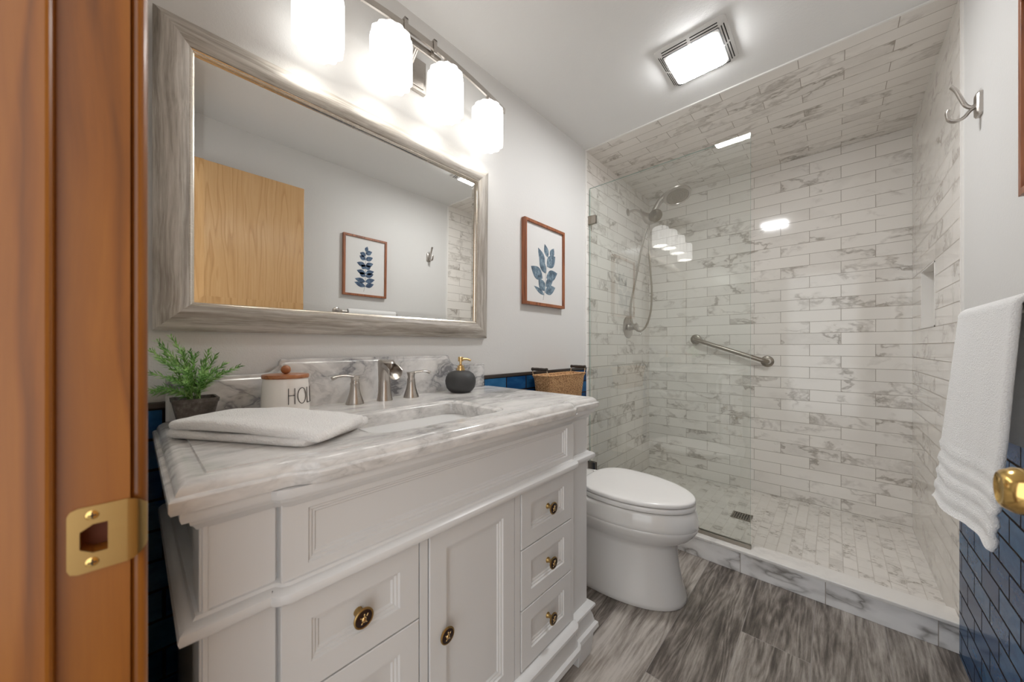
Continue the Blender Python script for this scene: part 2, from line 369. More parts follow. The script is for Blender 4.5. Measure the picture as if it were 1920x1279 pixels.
# ------------------------------------------------------------------ mesh builder (world coordinates; build() moves them to the owner's origin)
class MB:
    def __init__(s): s.v = []; s.f = []; s.m = []
    def add(s, vs, fs, mi=0):
        b = len(s.v); s.v += [tuple(p) for p in vs]; s.f += [tuple(i + b for i in f) for f in fs]; s.m += [mi] * len(fs); return s
    def box(s, x0, x1, y0, y1, z0, z1, mi=0):
        vs = [(x, y, z) for x in (x0, x1) for y in (y0, y1) for z in (z0, z1)]
        return s.add(vs, [(0, 1, 3, 2), (4, 6, 7, 5), (0, 4, 5, 1), (2, 3, 7, 6), (0, 2, 6, 4), (1, 5, 7, 3)], mi)
    def rings(s, rs, closed=True, caps=True, mi=0, loop=False):
        n = len(rs[0]); vs = [p for r in rs for p in r]; fs = []
        R = len(rs)
        for i in range(R if loop else R - 1):
            for j in range(n if closed else n - 1):
                a = i * n + j; b = i * n + (j + 1) % n; c = ((i + 1) % R) * n + (j + 1) % n; d = ((i + 1) % R) * n + j
                fs.append((a, b, c, d))
        if caps and not loop:
            fs.append(tuple(range(n))[::-1]); fs.append(tuple((R - 1) * n + j for j in range(n)))
        return s.add(vs, fs, mi)
    def tube(s, pts, r, n=12, mi=0, caps=True, flat=None):
        """swept circle; r number or list; flat=(axis vector, factor) squashes the section"""
        pts = [Vector(p) for p in pts]; rs = []
        up = None
        for i, p in enumerate(pts):
            d = (pts[min(i + 1, len(pts) - 1)] - pts[max(i - 1, 0)]).normalized()
            if up is None:
                up = Vector((0, 0, 1)) if abs(d.z) < .9 else Vector((1, 0, 0))
            a = d.cross(up)
            if a.length < 1e-6: a = d.cross(Vector((0, 1, 0)))
            a.normalize(); c = a.cross(d).normalized(); up = c
            rr = r[i] if isinstance(r, (list, tuple)) else r
            ra, rc = rr if isinstance(rr, tuple) else (rr, rr)
            rs.append([p + a * ra * math.cos(2 * PI * k / n) + c * rc * math.sin(2 * PI * k / n) for k in range(n)])
        return s.rings(rs, True, caps, mi)
    def lathe(s, prof, c=(0, 0, 0), axis=(0, 0, 1), n=32, mi=0, caps=True):
        a = Vector(axis).normalized(); u = a.orthogonal().normalized(); w = a.cross(u); c = Vector(c)
        rs = [[c + a * h + (u * math.cos(2 * PI * k / n) + w * math.sin(2 * PI * k / n)) * max(r, 1e-5) for k in range(n)] for r, h in prof]
        return s.rings(rs, True, caps, mi)
    def prism(s, poly, ax, lo, hi, mi=0):
        """poly of 2D points in the other two axes (in XYZ order) extruded along ax"""
        i = 'XYZ'.index(ax)
        def P(p, h):
            q = [p[0], p[1]]; q.insert(i, h); return tuple(q)
        n = len(poly); vs = [P(p, lo) for p in poly] + [P(p, hi) for p in poly]
        fs = [(j, (j + 1) % n, n + (j + 1) % n, n + j) for j in range(n)] + [tuple(range(n))[::-1], tuple(range(n, 2 * n))]
        return s.add(vs, fs, mi)
    def mesh(s, name, org=(0, 0, 0), smooth=None):
        me = bpy.data.meshes.new(name)
        o = Vector(org); me.from_pydata([tuple(Vector(p) - o) for p in s.v], [], s.f)
        for p, k in zip(me.polygons, s.m): p.material_index = k
        bm = bmesh.new(); bm.from_mesh(me)
        bmesh.ops.remove_doubles(bm, verts=bm.verts, dist=1e-6)
        bmesh.ops.recalc_face_normals(bm, faces=bm.faces)
        bm.to_mesh(me); bm.free()
        if smooth is not None:
            me.polygons.foreach_set('use_smooth', [True] * len(me.polygons)); me.set_sharp_from_angle(angle=math.radians(smooth))
        return me
    def build(s, name, mats, parent=None, smooth=None, bevel=0, seg=2, org=None):
        if org is None: org = root_loc(parent) if parent else (0, 0, 0)
        me = s.mesh(name, org, smooth)
        for m in (mats if isinstance(mats, (list, tuple)) else [mats]): me.materials.append(MAT[m] if isinstance(m, str) else m)
        o = bpy.data.objects.new(name, me); COL.objects.link(o)
        if parent: o.parent = parent
        else: o.location = org
        if bevel:
            b = o.modifiers.new('bevel', 'BEVEL'); b.width = bevel; b.segments = seg; b.limit_method = 'ANGLE'; b.angle_limit = math.radians(40); b.harden_normals = smooth is not None
        return o
def root_loc(o):
    while o.parent: o = o.parent
    return tuple(o.location)
def tag(o, label, cat, group=None):
    o['label'] = label; o['category'] = cat
    if group: o['group'] = group
    return o
def thing(name, label, cat, loc=(0, 0, 0), group=None):
    o = bpy.data.objects.new(name, None); COL.objects.link(o); o.location = loc; o.empty_display_size = .05
    return tag(o, label, cat, group)
def struct(o): o['kind'] = 'structure'; return o
def offset_poly(poly, d):
    """inward offset (d>0) of a counter-clockwise polygon"""
    n = len(poly); out = []
    for i in range(n):
        p0, p1, p2 = Vector(poly[i - 1]), Vector(poly[i]), Vector(poly[(i + 1) % n])
        e1 = (p1 - p0).normalized(); e2 = (p2 - p1).normalized()
        n1 = Vector((-e1.y, e1.x)); n2 = Vector((-e2.y, e2.x)); b = (n1 + n2)
        k = 1 + n1.dot(n2)
        out.append(p1 + b * (d / max(k, .3)))
    return out
def arc(cx, cy, r, a0, a1, n):
    return [(cx + r * math.cos(math.radians(a0 + (a1 - a0) * i / n)), cy + r * math.sin(math.radians(a0 + (a1 - a0) * i / n))) for i in range(n + 1)]
def rrect(x0, x1, y0, y1, r, n=6):
    return arc(x1 - r, y0 + r, r, -90, 0, n) + arc(x1 - r, y1 - r, r, 0, 90, n) + arc(x0 + r, y1 - r, r, 90, 180, n) + arc(x0 + r, y0 + r, r, 180, 270, n)
def bez(p0, p1, p2, p3, n=12):
    out = []
    for i in range(n + 1):
        t = i / n; u = 1 - t
        out.append(tuple(u**3 * a + 3 * u * u * t * b + 3 * u * t * t * c + t**3 * d for a, b, c, d in zip(p0, p1, p2, p3)))
    return out
def spline(pts, n=8):
    """catmull-rom through points"""
    P = [Vector(p) for p in pts]; P = [P[0] * 2 - P[1]] + P + [P[-1] * 2 - P[-2]]; out = []
    for i in range(1, len(P) - 2):
        for k in range(n):
            t = k / n
            out.append(.5 * (2 * P[i] + (P[i + 1] - P[i - 1]) * t + (2 * P[i - 1] - 5 * P[i] + 4 * P[i + 1] - P[i + 2]) * t * t + (3 * P[i] - P[i - 1] - 3 * P[i + 1] + P[i + 2]) * t**3))
    out.append(P[-2]); return out

# ------------------------------------------------------------------ room shell
DX0, DX1, DZ1 = 0.72, 1.49, 2.12                 # door opening
struct(MB().box(-.10, RW + .10, -.11, RB + .1, -.10, 0).build('floor', 'floor'))
struct(MB().box(-.10, RW + .10, -.11, RD, RH, RH + .1).build('ceiling', 'ceil'))
wl = struct(MB().box(-.10, 0, -.11, RD + .004, 0, RH).build('wall_left', 'wall'))
wr = struct(MB().box(RW, RW + .10, -.11, RD + .004, 0, RH).build('wall_right', 'wall'))
wf = MB().box(0, DX0 - .02, -.10, -.004, 0, RH).box(DX1 + .02, RW, -.10, -.004, 0, RH).box(DX0 - .02, DX1 + .02, -.10, -.004, DZ1 + .02, RH)
struct(wf.build('wall_front', 'wall'))
# shower alcove
struct(MB().box(-.10, RW + .10, RB, RB + .1, 0, RH).build('wall_back', 'tile_back'))
struct(MB().box(-.10, 0, RD + .004, RB, 0, RH).build('wall_shower_left', 'tile_side'))
NY0, NY1, NZ0, NZ1 = 2.485, 2.811, 1.199, 1.50
wsr = MB().box(RW, RW + .12, RD + .004, NY0, 0, RH).box(RW, RW + .12, NY1, RB, 0, RH).box(RW, RW + .12, NY0, NY1, 0, NZ0).box(RW, RW + .12, NY0, NY1, NZ1, RH).box(RW + .09, RW + .12, NY0, NY1, NZ0, NZ1)
wsr = struct(wsr.build('wall_shower_right', 'tile_side'))
nt_ = MB()
for (a, b, c, d) in ((NY0, NY0 + .006, NZ0, NZ1), (NY1 - .006, NY1, NZ0, NZ1), (NY0, NY1, NZ0, NZ0 + .006), (NY0, NY1, NZ1 - .006, NZ1)):
    nt_.box(RW - .002, RW + .088, a, b, c, d)
nt_.build('niche_trim', 'trimw', wsr)
struct(MB().box(-.10, RW + .10, RD, RB + .1, RH - .002, RH + .1).build('ceiling_shower', 'tile_ceil'))
struct(MB().box(0, RW, RD + .10, RB, 0, .036).build('floor_shower', 'tile_sfloor'))
cb = struct(MB().box(.001, RW - .001, RD - .008, RD + .085, 0, .096).build('trim_curb', 'curb', bevel=.002))
MB().box(.001, RW - .001, RD - .012, RD + .098, .096, .110).build('curb_slab', 'curbtop', cb, bevel=.003)
tr = MB().box(0, RW, RD - .006, RD + .003, RH - .0075, RH - .0005).box(0, .006, RD - .008, RD + .004, .11, RH - .01).box(RW - .006, RW, RD - .012, RD + .004, .0, RH - .01)
struct(tr.build('trim_shower_edge', 'trimw'))
# blue wainscot with its dark top bead
WT = .957
w1 = MB().box(0, .010, 0, RD - .009, 0, WT).build('tile_wainscot', 'blue_l', wl)
MB().box(0, .014, 0, RD - .009, WT, WT + .016).build('tile_cap', 'dkgrout', wl, bevel=.003)
w2 = MB().box(RW - .010, RW, 0, RD - .014, 0, WT).build('tile_wainscot', 'blue_r', wr)
MB().box(RW - .014, RW, 0, RD - .014, WT, WT + .016).build('tile_cap', 'dkgrout', wr, bevel=.003)

# ------------------------------------------------------------------ doorway: jamb, stop, casing, strike plate
jm = MB().box(DX1, DX1 + .02, -.10, -.002, 0, DZ1 + .02).box(DX0, DX1, -.10, -.002, DZ1, DZ1 + .02)
SZ = .938
pts = []
y0, y1, hz = -.0385, -.004, .0285
outer = [(y1, SZ + hz), (y1, SZ - hz)] + [(y0 + .006 - .006 * math.sin(a), SZ - hz + .006 - .006 * math.cos(a)) for a in (0, PI / 4, PI / 2)] + [(y0 + .006 - .006 * math.cos(a), SZ + hz - .006 + .006 * math.sin(a)) for a in (0, PI / 4, PI / 2)]
hole = [(-.0155, SZ + .0125), (-.0155, SZ - .0125), (-.024, SZ - .0125), (-.0315, SZ - .0075), (-.0315, SZ + .0075), (-.024, SZ + .0125)]
def plate_with_hole(mb, outer, hole, x0, x1, mi=0):
    for x in (x0, x1):
        bm = bmesh.new()
        for loop in (outer, hole):
            vs = [bm.verts.new((x, p[0], p[1])) for p in loop]
            for i in range(len(vs)): bm.edges.new((vs[i], vs[(i + 1) % len(vs)]))
        bmesh.ops.triangle_fill(bm, use_beauty=True, edges=bm.edges[:])
        bm.verts.index_update(); mb.add([v.co[:] for v in bm.verts], [tuple(v.index for v in f.verts) for f in bm.faces], mi); bm.free()
    for loop in (outer, hole):
        n = len(loop); mb.add([(x0, *p) for p in loop] + [(x1, *p) for p in loop], [(i, (i + 1) % n, n + (i + 1) % n, n + i) for i in range(n)], mi)
plate_with_hole(jm, [(-.10, 0), (-.002, 0), (-.002, DZ1 + .02), (-.10, DZ1 + .02)], hole, DX0 - .02, DX0)
jm = struct(jm.build('trim_door_jamb', 'jamb', bevel=.0025))
MB().box(DX0 - .0198, DX0 - .018, -.034, -.013, SZ - .016, SZ + .016).build('latch_pocket', 'pocket', jm)
st_ = MB().box(DX0, DX0 + .011, -.086, -.0445, 0, DZ1).box(DX1 - .011, DX1, -.086, -.0445, 0, DZ1).box(DX0, DX1, -.086, -.0445, DZ1 - .011, DZ1)
st_.build('door_stop', 'jamb', jm, bevel=.004, seg=3)
cs = MB().box(DX0 - .075, DX0 - .005, -.004, .0095, 0, DZ1 + .06)
cs.box(DX0 - .075, RW - .002, -.004, .0095, DZ1 + .005, DZ1 + .07)
cs.build('door_casing', 'jamb', jm, bevel=.0075, seg=5)
sp = MB(); plate_with_hole(sp, outer, hole, DX0 - .0005, DX0 + .0016)
# curled lip toward the room
lip = []
for (y, x) in ((-.004, DX0 + .0016), (.001, DX0 + .0014), (.005, DX0 - .001), (.0085, DX0 - .0045), (.0095, DX0 - .008)):
    k = max(0, (y + .004) / .0135); h = hz - .010 * k * k
    lip.append([(x, y, SZ + h), (x, y, SZ - h), (x - .0016, y - .0005, SZ - h), (x - .0016, y - .0005, SZ + h)])
sp.rings(lip, True, True)
sp = sp.build('strike_plate', 'brass_old', jm, smooth=40)
for dz in (.0205, -.0205):
    s_ = MB().lathe([(.0042, .0), (.0042, .0012), (.0036, .0017), (.0, .0019)], (DX0 + .0005, -.0245, SZ + dz), (1, 0, 0), 20, 0)
    s_.box(DX0 + .0022, DX0 + .0027, -.0245 - .0026, -.0245 + .0026, SZ + dz - .0005, SZ + dz + .0005, 1).box(DX0 + .0022, DX0 + .0027, -.0245 - .0005, -.0245 + .0005, SZ + dz - .0026, SZ + dz + .0026, 1)
    s_.build('screw', ['brass', 'dark'], sp, smooth=40)
# hall beyond the doorway (only its floor and far wall)
struct(MB().box(-.6, 2.6, -1.6, -.11, -.10, 0).build('floor_hall', 'floor'))

# open door, flat against the right wall, with its brass knob
dr = struct(MB().box(1.416, 1.451, .012, .762, .012, 2.105).build('door_1', 'door', bevel=.002))
kn = MB().lathe([(.031, 0), (.031, .004), (.026, .009), (.013, .012), (.0125, .030), (.0155, .038), (.024, .044), (.0268, .052), (.0262, .062), (.0215, .0705), (.0185, .0725), (.0165, .0705), (.010, .0685), (0, .068)], (1.416, .698, .938), (-1, 0, 0), 40)
kn.build('door_knob', 'brass', dr, smooth=50)

# ------------------------------------------------------------------ vanity cabinet
Y0, Y1, XP, XC = .062, 1.108, .545, .560
cab = [(.012, Y0), (XP, Y0), (XP, .148), (XP + .003, .156), (XC - .003, .162), (XC, .170), (XC, .984), (XC - .003, .990), (XP + .003, .996), (XP, 1.004), (XP, Y1), (.012, Y1)]
def ring_at(poly, d, z): return [(max(p[0], .012), p[1], z) for p in offset_poly(poly, d)]
van = thing('vanity_cabinet', 'white painted vanity cabinet with drawers and a door under the marble top', 'vanity', (.28, .585, 0))
c = MB()
c.box(.012, .47, Y0 + .012, Y0 + .030, .10, .882).box(.012, .47, Y1 - .030, Y1 - .012, .10, .882).box(.012, .022, Y0 + .030, Y1 - .030, .10, .882).box(.022, .538, Y0 + .030, Y1 - .030, .10, .118).box(.518, .538, Y0 + .030, Y1 - .030, .118, .882)
c.build('carcass', 'white', van)
for (a, b) in ((Y0, .154), (1.000, Y1)):
    p = MB().box(.47, XP, a, b, .10, .868)
    p.box(XP, XP + .003, a + .003, a + .010, .19, .70).box(XP, XP + .003, a + .003, a + .010, .73, .86)
    pass
    p.build('corner_post', 'white', van, bevel=.002)
for a, b in ((.409, .429), (.707, .730), (.984, 1.001)):
    MB().box(.50, XC - .002, a, b, .17, .715).build('stile', 'white', van, bevel=.001)
def crown():
    m = MB()
    rs = [ring_at(cab, d, z) for d, z in ((0, .850), (-.003, .852), (-.006, .858), (-.010, .862), (-.011, .868), (-.019, .870), (-.021, .876), (-.021, .8845), (.02, .8845))]
    return m.rings(rs, True, True)
crown().build('crown_moulding', 'white', van, smooth=35)
m = MB().rings([ring_at(cab, d, z) for d, z in ((.004, .734), (-.004, .732), (-.007, .728), (-.014, .727), (-.021, .722), (-.023, .715), (-.021, .708), (-.014, .703), (-.006, .701), (.004, .700))], True, True)
m.build('waist_moulding', 'white', van, smooth=35)
m = MB().rings([ring_at(cab, d, z) for d, z in ((.004, .192), (-.004, .190), (-.014, .187), (-.022, .180), (-.023, .173), (-.018, .166), (-.008, .163), (-.007, .158), (-.012, .150), (-.016, .140), (-.018, .128), (-.021, .118), (-.030, .112), (-.031, .096), (-.02, .090), (.02, .088))], True, True)
m.build('base_moulding', 'white', van, smooth=35)
for (xa, ya, yb) in ((.50, Y0 - .018, Y0 + .082), (.50, Y1 - .082, Y1 + .018), (.02, Y0 - .018, Y0 + .06), (.02, Y1 - .06, Y1 + .018)):
    f = MB(); x1 = xa + .065
    f.rings([[(xa + i, ya + i, z), (x1 - i, ya + i, z), (x1 - i, yb - i, z), (xa + i, yb - i, z)] for z, i in ((.0, .010), (.008, .008), (.09, .0))], True, True)
    f.build('foot', 'white', van, bevel=.002)
def rect(y0, y1, z0, z1, i, x): return [(x, y0 + i, z0 + i), (x, y1 - i, z0 + i), (x, y1 - i, z1 - i), (x, y0 + i, z1 - i)]
def panel(y0, y1, z0, z1, mg, xf=XC, xb=.530, ex=0.0):
    m = MB()
    m.rings([rect(y0 - (ex if i < .01 else 0), y1 + (ex if i < .01 else 0), z0, z1, i, x) for i, x in ((0, xb), (0, xf - .0015), (.0015, xf), (mg, xf), (mg + .0025, xf - .004), (mg + .006, xf - .004), (mg + .0085, xf - .0075), (mg + .012, xf - .0075), (mg + .0145, xf - .011))], True, True)
    return m
panel(.174, .982, .726, .862, .022, ex=.0165).build('apron_panel', 'white', van, smooth=20)
# knob with a dark enamel face and a small raised turtle
def make_knob(y, z, par):
    x = XC - .011
    k = MB().lathe([(.0085, 0), (.0085, .002), (.006, .005), (.0052, .012), (.007, .017), (.0165, .020), (.0182, .0225), (.0182, .0245), (.0165, .0255), (.0150, .0252), (.0150, .0248)], (x, y, z), (1, 0, 0), 36, 0)
    k.lathe([(.0150, .0248), (.0105, .0256), (.0, .0259)], (x, y, z), (1, 0, 0), 36, 1)
    X = x + .0256
    def blob(cy, cz, ry, rz, t=.0016, mi=2, tilt=0.0):
        rs = []
        for f, h in ((1, -.0004), (.9, .4), (.6, .8), (.02, 1)):
            ring = []
            for q in range(14):
                a = 2 * PI * q / 14; py, pz = ry * f * math.cos(a), rz * f * math.sin(a)
                ring.append((X + (h * t if h > 0 else h), y + cy + py * math.cos(tilt) - pz * math.sin(tilt), z + cz + py * math.sin(tilt) + pz * math.cos(tilt)))
            rs.append(ring)
        k.rings(rs, True, True, mi)
    blob(0, -.002, .0048, .0056, .0022); blob(.0004, .0060, .0017, .0028); blob(-.0055, .0022, .0028, .0013, .001, 2, -.6); blob(.0058, .0046, .0030, .0011, .001, 2, .9)
    blob(-.0042, -.0075, .0022, .0011, .001, 2, .7); blob(.0044, -.0072, .0022, .0011, .001, 2, -.7)
    return k.build('knob', ['brass_old', 'enamel', 'gold'], par, smooth=40)
ZR = [(.537, .698), (.367, .534), (.196, .364)]
for (a, b, kyy) in ((.157, .406, .283), (.733, .983, .868)):
    for z0, z1 in ZR:
        d = panel(a, b, z0, z1, .044 if a < .5 else .042).build('drawer', 'white', van, smooth=20)
        make_knob(kyy, (z0 + z1) / 2 - .004, d)
d = panel(.432, .704, .196, .698, .044).build('door', 'white', van, smooth=20)
make_knob(.470, .468, d)

# ------------------------------------------------------------------ countertop, sink, backsplash
ct = [(.003, .030), (.572, .030), (.572, .165), (.575, .176), (.583, .190), (.590, .203), (.592, .215), (.592, .955), (.590, .967), (.583, .980), (.575, .994), (.572, 1.005), (.572, 1.150), (.003, 1.150)]
SX0, SX1, SY0, SY1 = .262, .492, .352, .722
hole = rrect(SX0, SX1, SY0, SY1, .045, 8)
top = thing('countertop', 'white and grey marble countertop with moulded edge on the vanity', 'countertop', (.29, .59, .885))
c = MB()
inn = offset_poly(ct, .042)
inn = [(max(p[0], .003), p[1]) for p in inn]
inn[0] = (.003, ct[0][1] + .042); inn[-1] = (.003, ct[-1][1] - .042)
def fill(mb, loops, z, mi=0):
    bm = bmesh.new()
    for loop in loops:
        vs = [bm.verts.new((p[0], p[1], z)) for p in loop]
        for i in range(len(vs)): bm.edges.new((vs[i], vs[(i + 1) % len(vs)]))
    bmesh.ops.triangle_fill(bm, use_beauty=True, edges=bm.edges[:])
    bm.verts.index_update(); mb.add([v.co[:] for v in bm.verts], [tuple(v.index for v in f.verts) for f in bm.faces], mi); bm.free()
def edge_ring(d, z):
    r = [(max(p[0], .003), p[1], z) for p in offset_poly(ct, d)]
    r[0] = (.003, ct[0][1] + d, z); r[-1] = (.003, ct[-1][1] - d, z); return r
h_out = rrect(SX0 - .022, SX1 + .022, SY0 - .022, SY1 + .022, .062, 8)
fill(c, [[p[:2] for p in edge_ring(.042, 0)], h_out], CT)
c.rings([edge_ring(d, z) for d, z in ((.042, CT), (.041, CT - .0022), (.036, CT - .0022), (.026, CT - .0012), (.018, CT - .0030), (.011, CT - .0075), (.0075, CT - .0135), (.0068, CT - .0175), (.002, CT - .0190), (0, CT - .0215), (0, CT - .034), (.0025, CT - .0395), (.03, CT - .0398))], True, False)
fill(c, [[p[:2] for p in edge_ring(.03, 0)], hole], CT - .0398)
# bevelled rim round the basin
def hr(i, z): return [(p[0], p[1], z) for p in rrect(SX0 - i, SX1 + i, SY0 - i, SY1 + i, .040 + i, 8)]
c.rings([hr(.022, CT), hr(.019, CT - .0025), hr(.008, CT - .004), hr(.003, CT - .0065), hr(0, CT - .012), hr(0, CT - .0398)], True, False)
c.build('slab', 'counter', top, smooth=30)
b = MB()
b.rings([hr(.012, .8852), hr(.012, .879), hr(-.002, .879), hr(-.004, .85), hr(-.010, .79), hr(-.030, .765), hr(-.070, .757), hr(-.098, .755)], True, False)
b.rings([hr(.012, .8852), hr(-.001, .8852), hr(-.002, .879)], True, False)
b.add(hr(-.098, .755), [tuple(range(len(hr(0, 0))))])
snk = tag(b.build('undermount_sink', 'sink', None, smooth=40, org=(.377, .537, .757)), 'white porcelain undermount basin set below the marble top', 'sink')
MB().lathe([(.021, .0), (.021, .003), (.016, .0045), (.0, .004)], (.377, .537, .755), (0, 0, 1), 24).build('basin_drain', 'nickel', snk, smooth=40)
# backsplash with stepped ogee outline
def splash_outline(i=0.0):
    lo, hi = 1.030 - i, 1.070 - i
    L_, R_ = .052 + i, 1.092 - i
    k = 0.38 * i
    pts = [(L_, CT + .0002), (R_, CT + .0002), (R_, lo)]
    pts += [(.940, lo), (.928 - k, lo + .001)] + [(.928 - k - .036 * math.sin(a), lo + .038 - .037 * math.cos(a)) for a in (.4, .8, 1.15, 1.45)] + [(.888 - i * .6, hi - .001), (.884 - i * .6, hi)]
    pts += [(.294 + i * .6, hi), (.290 + i * .6, hi - .001)] + [(.250 + k + .036 * math.sin(a), lo + .038 - .037 * math.cos(a)) for a in (1.45, 1.15, .8, .4)] + [(.250 + k, lo + .001), (.238, lo), (L_, lo)]
    return pts
bs = MB()
n = len(splash_outline())
bs.rings([[(x, *p) for p in splash_outline(i)] for i, x in ((0, .0125), (0, .018), (.003, .0215), (.010, .0225), (.013, .0255), (.016, .0265))][::-1], True, True)
for k, (i, x) in enumerate(((0, .0125),)): pass
tag(bs.build('backsplash', 'splash', None, smooth=25, org=(.02, .57, CT)), 'marble backsplash with a raised scalloped centre behind the faucet', 'backsplash')

# ------------------------------------------------------------------ faucet (widespread, brushed nickel)
fc = thing('faucet', 'brushed nickel waterfall faucet with two lever handles behind the basin', 'faucet', (.085, .575, CT))
def make_handle(y, s):
    h = MB()
    h.lathe([(.0265, 0), (.0268, .003), (.0225, .016), (.0175, .032), (.0145, .048), (.0135, .060), (.0140, .062), (.0140, .066), (.0125, .068), (.0115, .072), (.0125, .080), (.0150, .088), (.0155, .090), (.0, .0905)], (.085, y, CT), (0, 0, 1), 32)
    pts = bez((.085, y - s * .012, CT + .086), (.088, y + s * .02, CT + .086), (.092, y + s * .040, CT + .100), (.096, y + s * .072, CT + .085), 12)
    h.tube(pts, [(.0125 - .004 * abs(i - 5) / 7, .0042 + .0015 * (i > 10)) for i in range(13)], 16)
    return h.build('handle', 'nickel', fc, smooth=45)
make_handle(.475, -1); make_handle(.675, 1)
s_ = MB()
secs = []
# body column leaning slightly, widening to the top, then a trough spout toward the room
for z, rx, ry, cx in ((0, .024, .026, .085), (.004, .0235, .0255, .085), (.03, .020, .021, .084), (.065, .019, .019, .082), (.090, .021, .0195, .082), (.108, .026, .021, .086), (.122, .033, .0235, .092), (.132, .036, .025, .097), (.137, .033, .022, .096)):
    secs.append([(cx + rx * math.cos(2 * PI * k / 28), .575 + ry * math.sin(2 * PI * k / 28), CT + z + (0 if z < .1 else -.18 * max(0, rx * math.cos(2 * PI * k / 28)))) for k in range(28)])
s_.rings(secs, True, True)
# trough: half-open channel
tro = []
for i in range(12):
    t = i / 11; x = .092 + .066 * t; zc = CT + .1235 - .004 * t - .022 * t * t; r = .0205 + .0045 * t
    dx = Vector((1, 0, -.06 - .55 * t)).normalized(); up = Vector((-dx.z, 0, dx.x))
    ring = []
    for rad in (r, r - .0028):
        qs = [PI * (.90 + 1.20 * q / 18) for q in range(19)]
        if rad < r: qs = qs[::-1]
        for a in qs:
            ring.append(Vector((x, .575, zc)) + Vector((0, 1.0, 0)) * rad * math.cos(a) + up * rad * .92 * math.sin(a) + dx * (.010 * t * (1 - math.sin(a)) - .010 * t))
    tro.append(ring)
s_.rings(tro, True, True)
s_.build('spout', 'nickel', fc, smooth=45)

# ------------------------------------------------------------------ things on the counter
dsp = thing('soap_dispenser', 'round charcoal soap dispenser with gold pump on the right of the counter', 'soap dispenser', (.105, .885, CT))
MB().lathe([(.036, 0), (.038, .0015), (.046, .007), (.055, .018), (.0595, .034), (.0605, .046), (.058, .060), (.050, .074), (.036, .083), (.018, .0865), (.015, .087)], (.105, .885, CT), n=48).build('bottle', 'black', dsp, smooth=60)
MB().lathe([(.0165, .084), (.0165, .096), (.0125, .098), (.0125, .106), (.007, .108), (.0052, .110), (.0052, .122), (.0105, .1225), (.0105, .139), (.009, .1405), (.0, .1405)], (.105, .885, CT), n=32).tube([(.105, .885, CT + .131), (.128, .900, CT + .131), (.140, .908, CT + .126)], [.0048, .0045, .0038], 12).build('pump', 'gold', dsp, smooth=40)

CX, CY = .095, .283
can = thing('canister', 'white ceramic canister with wooden lid and black capital letters on its side', 'canister', (CX, CY, CT))
MB().lathe([(.054, 0), (.0565, .002), (.0575, .008), (.0565, .040), (.0545, .075), (.0530, .092), (.0520, .0955), (.0, .0955)], (CX, CY, CT), n=56).build('jar', 'ceramic', can, smooth=40)
ld = MB().lathe([(.046, .0935), (.046, .0955), (.0545, .0958), (.0555, .098), (.0555, .104), (.054, .106), (.008, .1062), (.004, .107), (.0, .107)], (CX, CY, CT), n=56).build('lid', 'acacia', can, smooth=40)
MB().lathe([(.012 * math.sin(a), .1185 - .012 * math.cos(a)) for a in [PI * i / 16 for i in range(17)]], (CX, CY, CT), n=28).build('lid_ball', 'acacia', ld, smooth=80)
def on_can(a, z, r=.0573):
    rr = .0572 - .028 * (z - .03) * .9 + .0006
    return (CX + rr * math.cos(a - .25), CY + rr * math.sin(a - .25), CT + z)
lt = MB(); ZA, ZB = .029, .071
def stroke(pts): lt.tube([on_can(a, z) for a, z in pts], .0010, 6)
def seg(a0, z0, a1, z1, n=6): stroke([(a0 + (a1 - a0) * i / n, z0 + (z1 - z0) * i / n) for i in range(n + 1)])
seg(.10, ZA, .10, ZB); seg(.36, ZA, .36, ZB); seg(.10, (ZA + ZB) / 2 + .002, .36, (ZA + ZB) / 2 + .002)
stroke([(.70 + .215 * math.cos(2 * PI * i / 24), (ZA + ZB) / 2 + (ZB - ZA) / 2 * math.sin(2 * PI * i / 24)) for i in range(25)])
seg(1.02, ZB, 1.02, ZA); seg(1.02, ZA, 1.26, ZA); seg(1.36, ZB, 1.36, ZA); seg(1.36, ZA, 1.60, ZA)
lt.build('lettering', 'ink', can, smooth=60)

PX, PY = .090, .098
pl = thing('potted_plant', 'small green rosemary-like plant in a square grey pot behind the folded towel', 'potted plant', (PX, PY, CT))
def sq(h, z): return [(PX + p[0], PY + p[1], z) for p in rrect(-h, h, -h, h, .006, 3)]
MB().rings([sq(.0285, CT), sq(.029, CT + .001), sq(.039, CT + .052), sq(.0405, CT + .0525), sq(.0415, CT + .0615), sq(.0375, CT + .0615), sq(.0365, CT + .050)], True, True).build('pot', 'pot', pl, smooth=30)
MB().rings([sq(.0362, CT + .046), sq(.0366, CT + .0525)], True, True).build('soil', 'soil', pl)
tips = [(.012, -.072, 1.098), (.03, -.062, 1.118), (.012, -.04, 1.128), (.042, -.064, 1.086), (.055, -.074, 1.051), (.05, -.074, 1.014), (.012, -.009, 1.094), (-.008, .026, 1.096), (.002, .037, 1.083), (.032, .051, 1.064), (.042, .077, 1.058), (.078, -.046, 1.041), (.072, -.020, 1.058), (.022, -.023, 1.100), (.012, -.057, 1.105), (.052, .012, 1.060), (.03, -.066, 1.007), (-.03, -.02, 1.09), (-.035, .02, 1.07), (.068, .008, 1.045), (.045, .03, 1.05), (-.012, -.05, 1.09), (.06, -.04, 1.075), (.03, .0, 1.09), (.055, -.02, 1.03), (.02, .05, 1.045), (.07, -.06, 1.02)]
